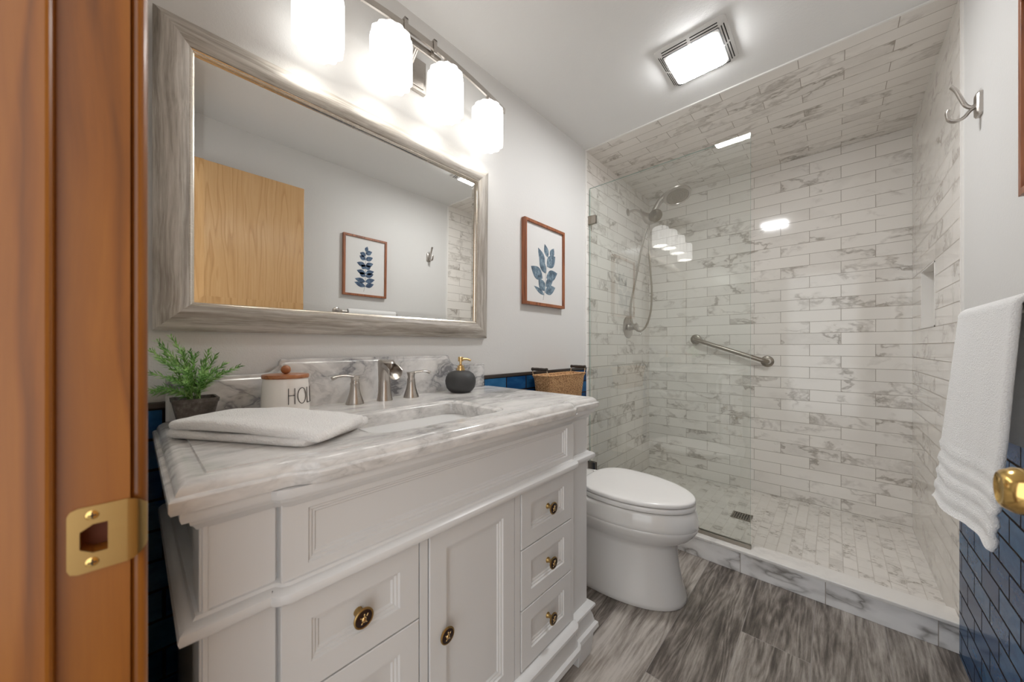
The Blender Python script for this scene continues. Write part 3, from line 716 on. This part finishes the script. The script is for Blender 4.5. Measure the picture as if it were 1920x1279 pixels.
for (tx, ty, tz) in tips:
    r = random
    b0 = Vector((PX + r.uniform(-.012, .012), PY + r.uniform(-.012, .012), CT + .050)); b3 = Vector((PX + tx, PY + ty, tz))
    b3.x = max(b3.x, .042); b3.y = max(b3.y, .012)
    pts = [Vector(p) for p in bez(b0, b0 + Vector((tx * .25, ty * .15, (tz - CT - .05) * .55)), b0.lerp(b3, .65) + Vector((0, 0, .012)), b3, 14)]
    g = MB(); g.tube(pts, [.0011] * 12 + [.0009] * 3, 5)
    nl = 40
    for q in range(nl):
        f = .22 + .78 * q / (nl - 1); i = min(int(f * 14), 13); p = pts[i].lerp(pts[i + 1], f * 14 - i)
        d = (pts[i + 1] - pts[i]).normalized(); a = d.orthogonal().normalized(); a.rotate(Matrix.Rotation(q * 2.4 + r.random() * .6, 3, d))
        ll = r.uniform(.013, .022) * (1.0 if f < .9 else .7); w = .0018
        ldir = (a * .85 + d * (.55 + .7 * f)).normalized(); sd = ldir.cross(d).normalized()
        m1 = p + ldir * ll * .45; e = p + ldir * ll + Vector((0, 0, -.001))
        nrm = sd.cross(ldir).normalized() * .0005
        g.add([p, m1 + sd * w, e, m1 - sd * w, m1 + nrm, m1 - nrm], [(0, 1, 4), (1, 2, 4), (2, 3, 4), (3, 0, 4), (1, 0, 5), (2, 1, 5), (3, 2, 5), (0, 3, 5)])
    g.build('sprig', 'leaf', pl)

# folded towel on the counter
import mathutils
def layer(A, B, C_, D, z0, th, seed, lift=None, NU=60, NV=44):
    """soft rounded slab between four plan corners; lift(u, v) raises it"""
    A, B, C_, D = map(Vector, (A, B, C_, D)); mid = (A + B + C_ + D) / 4
    def P(u, v): return A * (1 - u) * (1 - v) + B * u * (1 - v) + C_ * u * v + D * (1 - u) * v
    us = [.5 * (.5 - .5 * math.cos(PI * i / NU)) + .5 * i / NU for i in range(NU + 1)]
    vs = [.5 * (.5 - .5 * math.cos(PI * i / NV)) + .5 * i / NV for i in range(NV + 1)]
    up, dn = [], []
    LU, LV = (B - A).length, (D - A).length
    for u in us:
        for v in vs:
            p = P(u, v); cu, cv = min(u, 1 - u) * LU, min(v, 1 - v) * LV
            k = max(0, 1 - cu / .03) * max(0, 1 - cv / .03); p = p.lerp(mid, k * .07)
            e = min(cu, cv); h = math.sqrt(max(0.0, 1 - (1 - min(e / (th * .62), 1)) ** 2))
            q = Vector((p.x * 11, p.y * 11, seed)); nz = mathutils.noise.noise(q) * .0045 + mathutils.noise.noise(q * 3.2) * .0014
            pz = mathutils.noise.noise(Vector((p.x * 9, p.y * 9, seed + 5))) * .006
            d = (p - mid).normalized() * pz * max(0, 1 - e / .03)
            lz = lift(u, v) if lift else 0
            up.append((p.x + d.x, p.y + d.y, z0 + lz + th * .5 + (th * .5 + nz) * h)); dn.append((p.x + d.x, p.y + d.y, z0 + lz + th * .5 - th * .5 * h))
    W = NV + 1; n = len(up); fs = []
    for i in range(NU):
        for j in range(NV):
            a = i * W + j; fs.append((a, a + W, a + W + 1, a + 1)); fs.append((n + a, n + a + 1, n + a + W + 1, n + a + W))
    m = MB(); m.add(up + dn, fs); return m
ft = thing('folded_towel', 'folded white terry towel lying on the left of the countertop', 'towel', (.33, .21, CT))
layer((.222, .034), (.520, .205), (.402, .388), (.142, .166), CT + .0004, .017, 2.0).build('lower_fold', 'terry', ft, smooth=80)
layer((.226, .035), (.540, .222), (.412, .372), (.140, .164), CT + .0145, .019, 9.0, lambda u, v: -.006 * max(0, u - .55) / .45 + .004 * math.sin(3 * u + .4)).build('upper_fold', 'terry', ft, smooth=80)

# ------------------------------------------------------------------ mirror (hung leaning forward a little)
mr = thing('wall_mirror', 'wide wall mirror in a weathered grey wood frame above the vanity', 'mirror', (.002, .57, 1.145))
MY0, MY1, MZ0, MZ1 = .030, 1.108, 1.145, 1.910
prof = [(0, .0), (0, .016), (.004, .021), (.014, .024), (.026, .0295), (.040, .0305), (.052, .026), (.062, .0235), (.0635, .022), (.065, .0), ]
lipf = [(.0636, .0), (.0636, .0215), (.066, .0228), (.0695, .0215), (.0705, .0185), (.0725, .0175), (.0735, .014), (.0735, 0)]
def frame_side(m, prof, k, mi, x0=.002):
    def cor(d, i):
        return [(MY0 + d, MZ0 + d), (MY1 - d, MZ0 + d), (MY1 - d, MZ1 - d), (MY0 + d, MZ1 - d)][i % 4]
    a = [(x0 + h, *cor(d, k)) for d, h in prof]; b2 = [(x0 + h, *cor(d, k + 1)) for d, h in prof]
    m.rings([a, b2], True, True, mi)
m = MB()
for k in range(4): frame_side(m, prof, k, 0 if k % 2 == 0 else 1)
m.build('frame', ['my', 'mz'], mr, smooth=35)
m = MB()
for k in range(4): frame_side(m, lipf, k, 0)
m.build('inner_lip', 'lip', mr, smooth=35)
gq = [(MY0 + .072, MY1 - .072, MZ0 + .072, MZ1 - .072)]
m = MB(); y0, y1, z0, z1 = gq[0]
m.rings([[(x, y0 + i, z0 + i), (x, y1 - i, z0 + i), (x, y1 - i, z1 - i), (x, y0 + i, z1 - i)] for i, x in ((0, .006), (0, .0125), (.020, .0135))], True, True)
m.build('mirror_glass', 'mirror', mr)
mr.rotation_euler = (0, .014, 0)

# ------------------------------------------------------------------ framed botanical prints
def leaf_pts(cx, cy, ang, ln, w, n=12):
    out = []
    for i in range(n + 1):
        t = i / n; out.append((t * ln, w * math.sin(PI * t ** .85) * .5))
    for i in range(n - 1, 0, -1):
        t = i / n; out.append((t * ln, -w * math.sin(PI * t ** .85) * .5))
    c_, s_ = math.cos(ang), math.sin(ang)
    return [(cx + a * c_ - b * s_, cy + a * s_ + b * c_) for a, b in out]
def picture(name, label, xw, sx, y0, y1, z0, z1, leaves, stem, wc, dep=.026, fw=.016, flip=1):
    """on the wall x=xw, facing sx"""
    t = thing(name, label, 'picture', (xw, (y0 + y1) / 2, (z0 + z1) / 2))
    m = MB()
    prof = [(0, .001), (0, dep), (fw, dep), (fw, dep - .012), (fw - .002, .001)]
    def cor(d, i): return [(y0 + d, z0 + d), (y1 - d, z0 + d), (y1 - d, z1 - d), (y0 + d, z1 - d)][i % 4]
    for k in range(4):
        m.rings([[(xw + sx * h, *cor(d, k)) for d, h in prof], [(xw + sx * h, *cor(d, k + 1)) for d, h in prof]], True, True)
    m.build('frame', 'frame', t, bevel=.001)
    m = MB(); xa = xw + sx * (dep - .010)
    m.box(min(xa, xa - sx * .006), max(xa, xa - sx * .006), y0 + fw - .002, y1 - fw + .002, z0 + fw - .002, z1 - fw + .002, 0)
    w, h = y1 - y0, z1 - z0
    def Q(u, v): return (y0 + w * (u if flip > 0 else 1 - u), z1 - h * v)
    for (u, v, u2, v2, wd) in leaves:
        p = Q(u, v); q = Q(u2, v2); ln = math.hypot(q[0] - p[0], q[1] - p[1]); ang = math.atan2(q[1] - p[1], q[0] - p[0])
        m.prism([(a, b) for a, b in leaf_pts(p[0], p[1], ang, ln, wd * w)], 'X', min(xa, xa + sx * .0006), max(xa, xa + sx * (.0006 + .00004 * len(m.f) / 24)), 1)
    for a, b in zip(stem[:-1], stem[1:]):
        p, q = Q(*a), Q(*b); d = Vector((q[0] - p[0], q[1] - p[1])).normalized(); nn = Vector((-d.y, d.x)) * .0012
        m.prism([(p[0] + nn.x, p[1] + nn.y), (p[0] - nn.x, p[1] - nn.y), (q[0] - nn.x, q[1] - nn.y), (q[0] + nn.x, q[1] + nn.y)], 'X', min(xa, xa + sx * .0004), max(xa, xa + sx * .0004), 2)
    m.build('print', ['paper', wc, 'stemc'], t)
    return t
lv1 = [(.58, .37, .49, .20, .13), (.66, .36, .76, .22, .13), (.49, .48, .31, .28, .15), (.56, .50, .80, .33, .22), (.52, .60, .34, .40, .16), (.43, .68, .12, .55, .22), (.54, .66, .86, .56, .20), (.52, .78, .74, .63, .15), (.50, .84, .32, .69, .18), (.50, .86, .80, .77, .17), (.48, .90, .20, .80, .08)]
st1 = [(.45, .97), (.47, .90), (.50, .80), (.52, .66), (.55, .50), (.61, .37)]
# leaves given in paper space -> shrink to the inner paper
lv1 = [(.055 + .89 * a, .05 + .90 * b, .055 + .89 * c_, .05 + .90 * d, w * .86) for a, b, c_, d, w in lv1]
st1 = [(.055 + .89 * a, .05 + .90 * b) for a, b in st1]
picture('framed_picture', 'framed blue eucalyptus leaf print on the wall between mirror and shower', 0, 1, 1.374, 1.738, 1.330, 1.783, lv1, st1, 'wc')
lv2 = []
for i, (v, sl, sr) in enumerate(((.28, .15, .0), (.31, .0, .13), (.38, .17, .14), (.48, .18, .20), (.53, .12, .10), (.61, .20, .20), (.66, .19, .14), (.75, .22, .24), (.83, .20, .25))):
    if sl: lv2.append((.5, v, .5 - sl, v - .055, .11))
    if sr: lv2.append((.5, v, .5 + sr, v - .055 + .02 * (i % 2), .11))
lv2.append((.5, .24, .46, .15, .08))
picture('framed_picture', 'framed dark blue leafy branch print on the wall opposite the mirror, above the hanging towel', RW, -1, 1.055, 1.397, 1.455, 1.915, lv2, [(.54, .92), (.5, .80), (.5, .24)], 'wc2', flip=-1)

# ------------------------------------------------------------------ vanity light
vl = thing('vanity_light', 'four light vanity fixture on an arched nickel bar above the mirror', 'light fixture', (0, .70, 2.16))
LX = .105
MB().box(.0, .018, .622, .782, 2.098, 2.222).box(.018, .022, .634, .770, 2.110, 2.210).build('backplate', 'nickel', vl, bevel=.003)
def arch_z(y): return 2.222 - .052 * ((y - .70) / .44) ** 2
ys = [.262 + .876 * i / 40 for i in range(41)]
m = MB(); m.rings([[(LX - .004, y, arch_z(y) - .011), (LX + .004, y, arch_z(y) - .011), (LX + .004, y, arch_z(y) + .011), (LX - .004, y, arch_z(y) + .011)] for y in ys], True, True)
m.build('arched_bar', 'nickel', vl, smooth=30)
MB().box(LX - .020, LX - .012, .60, .80, 2.188, 2.212).build('cross_bar', 'nickel', vl, bevel=.002)
for y in (.64, .76):
    MB().box(LX - .014, LX + .009, y - .007, y + .007, 2.240, 2.247).box(LX + .005, LX + .009, y - .007, y + .007, 2.195, 2.245).box(LX - .014, LX - .010, y - .007, y + .007, 2.195, 2.245).build('clip', 'nickel', vl, bevel=.001)
MB().tube([(.018, .70, 2.165), (.05, .70, 2.168), (.07, .70, 2.185), (LX - .016, .70, 2.2)], .008, 12).build('arm', 'nickel', vl, smooth=50)
for i, (y, zb) in enumerate(((.362, 1.972), (.588, 1.996), (.812, 1.996), (1.032, 1.972))):
    zt = zb + .168
    MB().lathe([(.013, zt - .002), (.013, zt + .010), (.006, zt + .014), (.006, arch_z(y) - .008)], (LX, y, 0), n=18).build('socket', 'nickel', vl, smooth=40)
    m = MB()
    def sring(r, z, fl=.0035):
        return [(LX + (r + fl * math.cos(12 * a)) * math.cos(a), y + (r + fl * math.cos(12 * a)) * math.sin(a), z) for a in [2 * PI * k / 96 for k in range(96)]]
    m.rings([sring(.015, zt, 0), sring(.040, zt, .001), sring(.055, zt - .006, .002), sring(.0635, zt - .016), sring(.0655, zt - .03), sring(.0655, zb + .012), sring(.064, zb + .002), sring(.0615, zb), sring(.059, zb + .003), sring(.0595, zb + .02), sring(.0595, zt - .02, .002), sring(.03, zt - .008, 0), sring(.015, zt - .008, 0)], True, False)
    sh = m.build('shade', 'shade', vl, smooth=50)
    MB().lathe([(.010, zt - .010), (.010, zt - .035), (.020, zt - .050), (.027, zt - .072), (.027, zt - .086), (.020, zt - .102), (.008, zt - .110), (.0, zt - .111)], (LX, y, 0), n=24).build('bulb', 'bulb', sh, smooth=60)

# ------------------------------------------------------------------ ceiling fan light
FX0, FX1, FY0, FY1 = .617, .892, 1.550, 1.824
fan = thing('exhaust_fan_light', 'square white ceiling exhaust fan with lit panel in front of the shower', 'fan light', ((FX0 + FX1) / 2, (FY0 + FY1) / 2, RH))
def fr_(i, z): return [(p[0], p[1], z) for p in rrect(FX0 + i, FX1 - i, FY0 + i, FY1 - i, .014, 4)]
m = MB().rings([fr_(0, RH - .0002), fr_(0, RH - .006), fr_(.006, RH - .010), fr_(.032, RH - .026), fr_(.038, RH - .029), fr_(.040, RH - .027), fr_(.06, RH - .027)], True, True)
m.build('grille', 'plastic', fan, smooth=35)
m = MB()
for k in range(3):
    i = .010 + .0085 * k; z = RH - .0125 - .0052 * k; e = .030
    for a, b in ((FX0 + e, (FX0 + FX1) / 2 - .006), ((FX0 + FX1) / 2 + .006, FX1 - e)):
        m.box(a, b, FY0 + i, FY0 + i + .0032, z - .0022, z + .002); m.box(a, b, FY1 - i - .0032, FY1 - i, z - .0022, z + .002)
    for a, b in ((FY0 + e, (FY0 + FY1) / 2 - .006), ((FY0 + FY1) / 2 + .006, FY1 - e)):
        m.box(FX0 + i, FX0 + i + .0032, a, b, z - .0022, z + .002); m.box(FX1 - i - .0032, FX1 - i, a, b, z - .0022, z + .002)
m.build('vent_slots', 'dark', fan)
m = MB().rings([[(p[0], p[1], z) for p in rrect(FX0 + i, FX1 - i, FY0 + i, FY1 - i, .016, 5)] for i, z in ((.0385, RH - .026), (.0385, RH - .0315), (.043, RH - .035))], True, True)
m.build('light_panel', 'panel', fan, smooth=35)

# ------------------------------------------------------------------ toilet
TY = 1.605
tl = thing('toilet', 'white skirted toilet with closed lid between the vanity and the shower', 'toilet', (.45, TY, 0))
def tsec(z, xb, xf, hw, xm=None, pw=2.0, n=56, back=.35):
    xm = xm if xm is not None else xb + (xf - xb) * .46
    out = []
    for k in range(n):
        a = 2 * PI * k / n; c_, s_ = math.cos(a), math.sin(a)
        if c_ >= 0:
            x = xm + (xf - xm) * (abs(c_) ** (2 / pw)); y = hw * math.copysign(abs(s_) ** (2 / pw), s_)
        else:
            e = 2 / (pw + 1.6)
            x = xm - (xm - xb) * abs(c_) ** e; y = hw * math.copysign(abs(s_) ** .75, s_)
            f = abs(c_) ** 2; y *= 1 - f * back * .25
        out.append((x, TY + y, z))
    return out
m = MB()
S = [(.0, .06, .730, .186, .38, 2.2), (.004, .06, .735, .190, .38, 2.2), (.02, .06, .733, .189, .38, 2.2), (.06, .06, .720, .180, .38, 2.2), (.12, .06, .706, .166, .38, 2.2), (.18, .06, .698, .155, .39, 2.2), (.232, .06, .696, .150, .40, 2.2), (.250, .06, .702, .152, .41, 2.15), (.262, .06, .722, .160, .42, 2.1), (.280, .06, .748, .174, .43, 2.08), (.302, .06, .768, .187, .44, 2.05), (.322, .06, .779, .195, .44, 2.02), (.332, .06, .782, .1975, .44, 2.0), (.335, .06, .780, .1955, .44, 2.0), (.340, .06, .783, .1985, .44, 2.0), (.352, .06, .783, .198, .44, 2.0), (.395, .06, .774, .193, .44, 2.0), (.406, .06, .768, .190, .44, 2.0), (.4085, .06, .760, .184, .44, 2.0), (.409, .08, .70, .15, .44, 2.0)]
m.rings([tsec(*q) for q in S], True, True)
m.build('bowl', 'porc', tl, smooth=60)
m = MB().rings([tsec(z, .278 + i * .3, .772 - i, .188 - i, .47, 1.92) for z, i in ((.4125, .006), (.414, .001), (.418, 0), (.428, 0), (.432, .002), (.433, .006))], True, True)
m.build('seat', 'seat', tl, smooth=40)
m = MB().rings([tsec(z, .278 + i * .3, .771 - i, .188 - i, .47, 1.92) for z, i in ((.4365, .005), (.438, .001), (.441, 0), (.450, .001), (.4535, .004), (.4555, .010), (.4572, .03), (.4585, .08))], True, True)
m.build('lid', 'seat', tl, smooth=40)
for dy in (-.07, .07): MB().lathe([(.011, 0), (.011, .034), (.009, .036), (0, .036)], (.262, TY + dy, .408), n=18).build('hinge', 'seat', tl, smooth=40)
def rr(y0, y1, x0, x1, z, r=.02): return [(p[0], p[1], z) for p in rrect(x0, x1, y0, y1, r, 5)]
TT = .805
MB().rings([rr(1.430, 1.780, .018, .112, .36), rr(1.425, 1.785, .018, .116, .45), rr(1.418, 1.790, .018, .117, TT - .03)], True, True).build('tank', 'porc', tl, smooth=40)
MB().rings([rr(1.412, 1.796, .018, .121, TT - .029), rr(1.410, 1.798, .018, .123, TT - .025), rr(1.410, 1.798, .018, .123, TT - .005), rr(1.414, 1.794, .020, .119, TT)], True, True).build('tank_lid', 'porc', tl, smooth=40)

# basket on the tank
bk = thing('woven_basket', 'tan woven seagrass basket with dark wooden handles on the toilet tank', 'basket', (.08, 1.611, TT))
B0, B1, BX0, BX1, BZ = 1.432, 1.790, .022, .138, .957
def br(i, z): return [(p[0], p[1], z) for p in rrect(BX0 + i, BX1 - i, B0 + i * 1.6, B1 - i * 1.6, .012, 4)]
m = MB().rings([br(.016, TT + .001), br(.014, TT + .004), br(.004, BZ - .02), br(0, BZ - .008), br(-.002, BZ - .003), br(.001, BZ + .001), br(.006, BZ), br(.010, BZ - .02), br(.022, TT + .012)], True, True)
m.build('body', 'basket', bk, smooth=50)
for y, s in ((B0 + .003, -1), (B1 - .003, 1)):
    h = MB().tube([(BX0 + .012, y, BZ - .012), (BX0 + .010, y + s * .006, BZ + .012), (BX0 + .012, y + s * .010, BZ + .028), (BX0 + .018, y + s * .010, BZ + .031), (BX1 - .018, y + s * .010, BZ + .031), (BX1 - .012, y + s * .010, BZ + .028), (BX1 - .010, y + s * .006, BZ + .012), (BX1 - .012, y, BZ - .012)], .0022, 8)
    h = h.build('handle_wire', 'rope', bk, smooth=60)
    g = MB().lathe([(.004, 0), (.0085, .001), (.009, .008), (.0075, .012), (.0085, .03), (.0085, .045), (.0078, .052), (.0078, .054), (.0085, .06), (.0075, .088), (.009, .092), (.0085, .1), (.004, .101)], (BX0 + .0075, y + s * .010, BZ + .031), (1, 0, 0), 18)
    g.build('handle_grip', 'handle', h, smooth=40)

# ------------------------------------------------------------------ shower fittings
gp = thing('shower_glass_panel', 'fixed clear glass shower panel standing on the marble curb', 'glass panel', (.45, 2.06, .11))
m = MB().box(.008, .900, 2.055, 2.065, .118, 2.158)
gpan = m.build('pane', ['glass', 'glass_edge'], gp)
for p in gpan.data.polygons:
    if abs(p.normal.y) < .5: p.material_index = 1
m = MB().box(.003, .902, 2.048, 2.0545, .1105, .128).box(.003, .902, 2.0655, 2.072, .1105, .128).box(.003, .902, 2.0545, 2.0655, .1105, .1178)
m.build('bottom_channel', 'nickel_dk', gp, bevel=.001)
for z in (1.945, .318):
    MB().box(.001, .055, 2.047, 2.0545, z - .027, z + .027).box(.001, .055, 2.0655, 2.073, z - .027, z + .027).box(.001, .0075, 2.047, 2.073, z - .027, z + .027).build('clamp', 'nickel_dk', gp, bevel=.002)

SY = 2.66
shw = thing('shower_fixture', 'brushed nickel combination shower head with hose on the left shower wall', 'shower', (0, SY, 2.17))
MB().lathe([(.028, 0), (.029, .003), (.024, .008), (.012, .012), (.010, .013)], (.0, SY, 2.172), (1, 0, 0), 28).build('flange', 'nickel', shw, smooth=40)
MB().tube(bez((.008, SY, 2.172), (.06, SY, 2.185), (.085, SY, 2.170), (.120, SY, 2.125), 12), .0085, 14).build('arm', 'nickel', shw, smooth=60)
m = MB().tube([(.112, SY, 2.140), (.130, SY, 2.118), (.150, SY, 2.098), (.172, SY, 2.076), (.185, SY, 2.055), (.188, SY, 2.040)], [.014, .020, .033, .040, .034, .020], 20)
m.build('diverter_body', 'nickel', shw, smooth=60)
nrm = Vector((.50, -.52, -.69)).normalized()
nrm2 = Vector((.26, -.30, -.92)).normalized()
m = MB().lathe([(.0, -.020), (.034, -.017), (.046, -.008), (.050, .004), (.048, .012), (.040, .015), (.0, .015)], Vector((.222, SY - .02, 2.085)), nrm, 32); m.lathe([(.012, .014), (.014, .018), (.010, .020), (0, .020)], Vector((.222, SY - .02, 2.085)), nrm, 20)
m.build('fixed_spray', 'nickel_dk', shw, smooth=45)
hc = Vector((.375, SY - .015, 2.195))
hs = MB().lathe([(.0, -.024), (.055, -.020), (.086, -.008), (.094, .003), (.091, .010), (.075, .013), (.073, .009), (.0, .010)], hc, nrm2, 40, 0)
hs.tube(spline([(.165, SY, 2.052), (.185, SY, 2.085), (.215, SY, 2.140), (.255, SY - .005, 2.192), (.31, SY - .01, 2.220), (.35, SY - .012, 2.215)], 5), [.018] * 5 + [.019] * 5 + [.020] * 5 + [.022] * 5 + [.027] * 5 + [.018], 16, 0)
hs = hs.build('hand_shower', 'nickel', shw, smooth=50)
nz = MB(); u = nrm2.orthogonal().normalized(); w_ = nrm2.cross(u)
nz.lathe([(.071, .0095), (.069, .0115), (0, .012)], hc, nrm2, 36)
for rg, ct_ in ((.018, 8), (.034, 16), (.05, 22)):
    for q in range(ct_):
        a = 2 * PI * q / ct_; nz.lathe([(.0022, .0115), (.0018, .0145), (0, .0147)], hc + (u * math.cos(a) + w_ * math.sin(a)) * rg, nrm2, 6)
nz.build('spray_face', 'nickel_dk', hs, smooth=40)
hose = spline([(.170, SY, 2.045), (.140, SY + .004, 1.98), (.105, SY + .008, 1.86), (.075, SY - .01, 1.66), (.045, SY - .04, 1.45), (.050, SY - .055, 1.33), (.085, SY - .06, 1.245), (.125, SY - .055, 1.225), (.165, SY - .045, 1.265), (.188, SY - .02, 1.37), (.188, SY + .004, 1.52), (.175, SY + .008, 1.70), (.166, SY + .008, 1.85), (.166, SY + .002, 1.98), (.166, SY, 2.055)], 14)
hp = [hose[0]]
for a, b2 in zip(hose[:-1], hose[1:]):
    for k in range(1, 3): hp.append(a.lerp(b2, k / 2))
MB().tube(hp, [.0066 + .0008 * (i % 2) for i in range(len(hp))], 10).build('hose', 'nickel_dk', shw, smooth=30)
vv = thing('shower_valve', 'round nickel shower valve with lever below the shower head', 'valve', (0, SY, 1.262))
MB().lathe([(.086, 0), (.087, .003), (.082, .007), (.070, .009), (.035, .012), (.030, .014)], (0, SY, 1.262), (1, 0, 0), 44).build('escutcheon', 'nickel', vv, smooth=40)
MB().lathe([(.030, .012), (.027, .016), (.024, .05), (.026, .055), (.026, .075), (.021, .08), (0, .081)], (0, SY, 1.262), (1, 0, 0), 30).build('hub', 'nickel', vv, smooth=40)
MB().tube(bez((.066, SY, 1.295), (.078, SY, 1.275), (.080, SY, 1.245), (.112, SY - .01, 1.200), 12), [(.007 + .004 * i / 12, .005) for i in range(13)], 14).build('lever', 'nickel', vv, smooth=50)

gb = thing('grab_bar', 'sloping brushed nickel grab bar on the back shower wall', 'grab bar', (.61, RB, 1.08))
e0, e1 = Vector((.379, RB, 1.165)), Vector((.850, RB, 1.000)); d = (e1 - e0).normalized()
MB().tube([e0 + Vector((0, -.012, 0)), e0 + Vector((0, -.035, 0)), e0 + Vector((0, -.050, 0)) + d * .008, e0 + Vector((0, -.056, 0)) + d * .026, e1 + Vector((0, -.056, 0)) - d * .026, e1 + Vector((0, -.050, 0)) - d * .008, e1 + Vector((0, -.035, 0)), e1 + Vector((0, -.012, 0))], .0155, 18).build('bar', 'nickel_dk', gb, smooth=60)
for e in (e0, e1): MB().lathe([(.040, 0), (.040, .004), (.036, .009), (.028, .011), (.026, .014), (.017, .016)], e, (0, -1, 0), 32).build('flange', 'nickel_dk', gb, smooth=40)

dn = thing('shower_drain', 'small square metal drain grate in the shower floor', 'drain', (.776, 2.595, .036))
D = (.724, .828, 2.543, 2.647)
m = MB().box(D[0], D[1], D[2], D[2] + .008, .0365, .040).box(D[0], D[1], D[3] - .008, D[3], .0365, .040).box(D[0], D[0] + .008, D[2], D[3], .0365, .040).box(D[1] - .008, D[1], D[2], D[3], .0365, .040)
for k in range(1, 8): x = D[0] + .013 * k; m.box(x - .0022, x + .0022, D[2] + .008, D[3] - .008, .0368, .0395)
for k in range(1, 4): y = D[2] + .026 * k; m.box(D[0] + .008, D[1] - .008, y - .002, y + .002, .0368, .0393)
m.build('grate', 'nickel_dk', dn, bevel=.0005)
MB().box(D[0] + .002, D[1] - .002, D[2] + .002, D[3] - .002, .0362, .0367).build('sump', 'dark', dn)

# ------------------------------------------------------------------ right wall: robe hook, towel bar, hanging towel
hk = thing('robe_hook', 'brushed nickel double robe hook high on the wall beside the shower', 'hook', (RW, 1.807, 1.87))
m = MB(); R_ = [(RW - h, *p) for h in (0,) for p in rrect(1.807 - .021, 1.807 + .021, 1.87 - .037, 1.87 + .037, .008, 4)]
m.rings([[(RW - h, *p) for p in rrect(1.807 - .021 + i, 1.807 + .021 - i, 1.87 - .037 + i, 1.87 + .037 - i, .008, 4)] for h, i in ((0.0003, 0), (.008, 0), (.012, .004))], True, True)
m.build('plate', 'nickel', hk, smooth=40)
m = MB().tube(spline([(RW - .010, 1.807, 1.872), (RW - .020, 1.807, 1.868), (RW - .031, 1.807, 1.880), (RW - .040, 1.807, 1.906), (RW - .050, 1.807, 1.935), (RW - .060, 1.807, 1.953)], 5), [(.0055 + .004 * max(0, (i - 8) / 17), .0055 - .001 * max(0, (i - 15) / 10)) for i in range(26)], 14)
m.build('upper_prong', 'nickel', hk, smooth=50)
m = MB().tube(spline([(RW - .010, 1.807, 1.866), (RW - .022, 1.807, 1.858), (RW - .034, 1.807, 1.842), (RW - .050, 1.807, 1.837), (RW - .064, 1.807, 1.846), (RW - .068, 1.807, 1.868), (RW - .066, 1.807, 1.878)], 5), [(.006 + .0035 * min(1, i / 26), .005) for i in range(31)], 14)
m.build('lower_prong', 'nickel', hk, smooth=50)

BXT, BZT = 1.462, 1.178
tb = thing('towel_bar', 'nickel towel bar on the right wall under the hanging white towel', 'towel bar', (RW, 1.20, BZT))
MB().tube([(BXT, 1.02, BZT), (BXT, 1.442, BZT)], .009, 16).build('bar', 'nickel', tb, smooth=60)
for y in (1.015, 1.447):
    MB().tube([(RW, y, BZT), (BXT - .012, y, BZT)], .011, 16).lathe([(.026, 0), (.026, .006), (.02, .01), (.011, .012)], (RW, y, BZT), (-1, 0, 0), 24).build('post', 'nickel', tb, smooth=40)

tw = thing('hand_towel', 'white banded terry towel draped over the bar on the right wall', 'towel', (BXT, 1.2, BZT))
import mathutils
def hang():
    m = MB(); NV = 40
    yA, yB = 1.07, 1.44
    prof = []            # (x, z, s) along the drape from the front hem over the bar to the back hem
    zF, zB = .708, .900
    for i in range(46): prof.append((0, zF + (BZT - zF) * i / 45, 1 - i / 45))
    for i in range(1, 12): prof.append((1, PI - PI * i / 12, 0))
    for i in range(20): prof.append((2, BZT - (BZT - zB) * i / 19, i / 19))
    rows = []
    for kind, q, s in prof:
        row = []
        for j in range(NV + 1):
            v = j / NV; y = yA + (yB - yA) * v
            if kind == 0:
                x = BXT - .021 - .006 * s - .036 * s * v; z = q
                fold = .006 * s * math.sin(v * 8 + 1.2) + .0025 * s * math.sin(v * 17 + 2)
                band = 0
                zz = (z - zF)
                if zz < .150: band = .0032 * max(-.6, math.cos(zz / .036 * 2 * PI)) 
                x += -fold - band
                y += s * (.065 * (1 - v) - .02 * v) + .003 * math.sin(z * 25 + v * 4) * s
                z += .006 * s * math.sin(v * 8)
            elif kind == 1:
                x = BXT - .001 + .021 * math.cos(q); z = BZT + .021 * math.sin(q) 
            else:
                x = BXT + .020 + .006 * s; z = q + .004 * math.sin(v * 7) * s
            row.append(Vector((x, y, z)))
        rows.append(row)
    th = .011; n0 = []
    R = len(rows)
    inner = []
    for i in range(R):
        r_ = []
        for j in range(NV + 1):
            t1 = rows[min(i + 1, R - 1)][j] - rows[max(i - 1, 0)][j]; t2 = rows[i][min(j + 1, NV)] - rows[i][max(j - 1, 0)]
            nn = t1.cross(t2).normalized()
            r_.append(rows[i][j] + nn * (th * .5)); 
        inner.append((r_, [rows[i][j] * 2 - r_[j] for j in range(NV + 1)]))
    # closed ring per row with rounded ends
    rs = []
    for a, b2 in inner:
        mid0 = (a[0] + b2[0]) / 2 + (a[0] - a[1]).normalized() * th * .4; mid1 = (a[-1] + b2[-1]) / 2 + (a[-1] - a[-2]).normalized() * th * .4
        rs.append(a + [mid1] + b2[::-1] + [mid0])
    m.rings(rs, True, True); return m
hang().build('terry_cloth', 'terry2', tw, smooth=80)
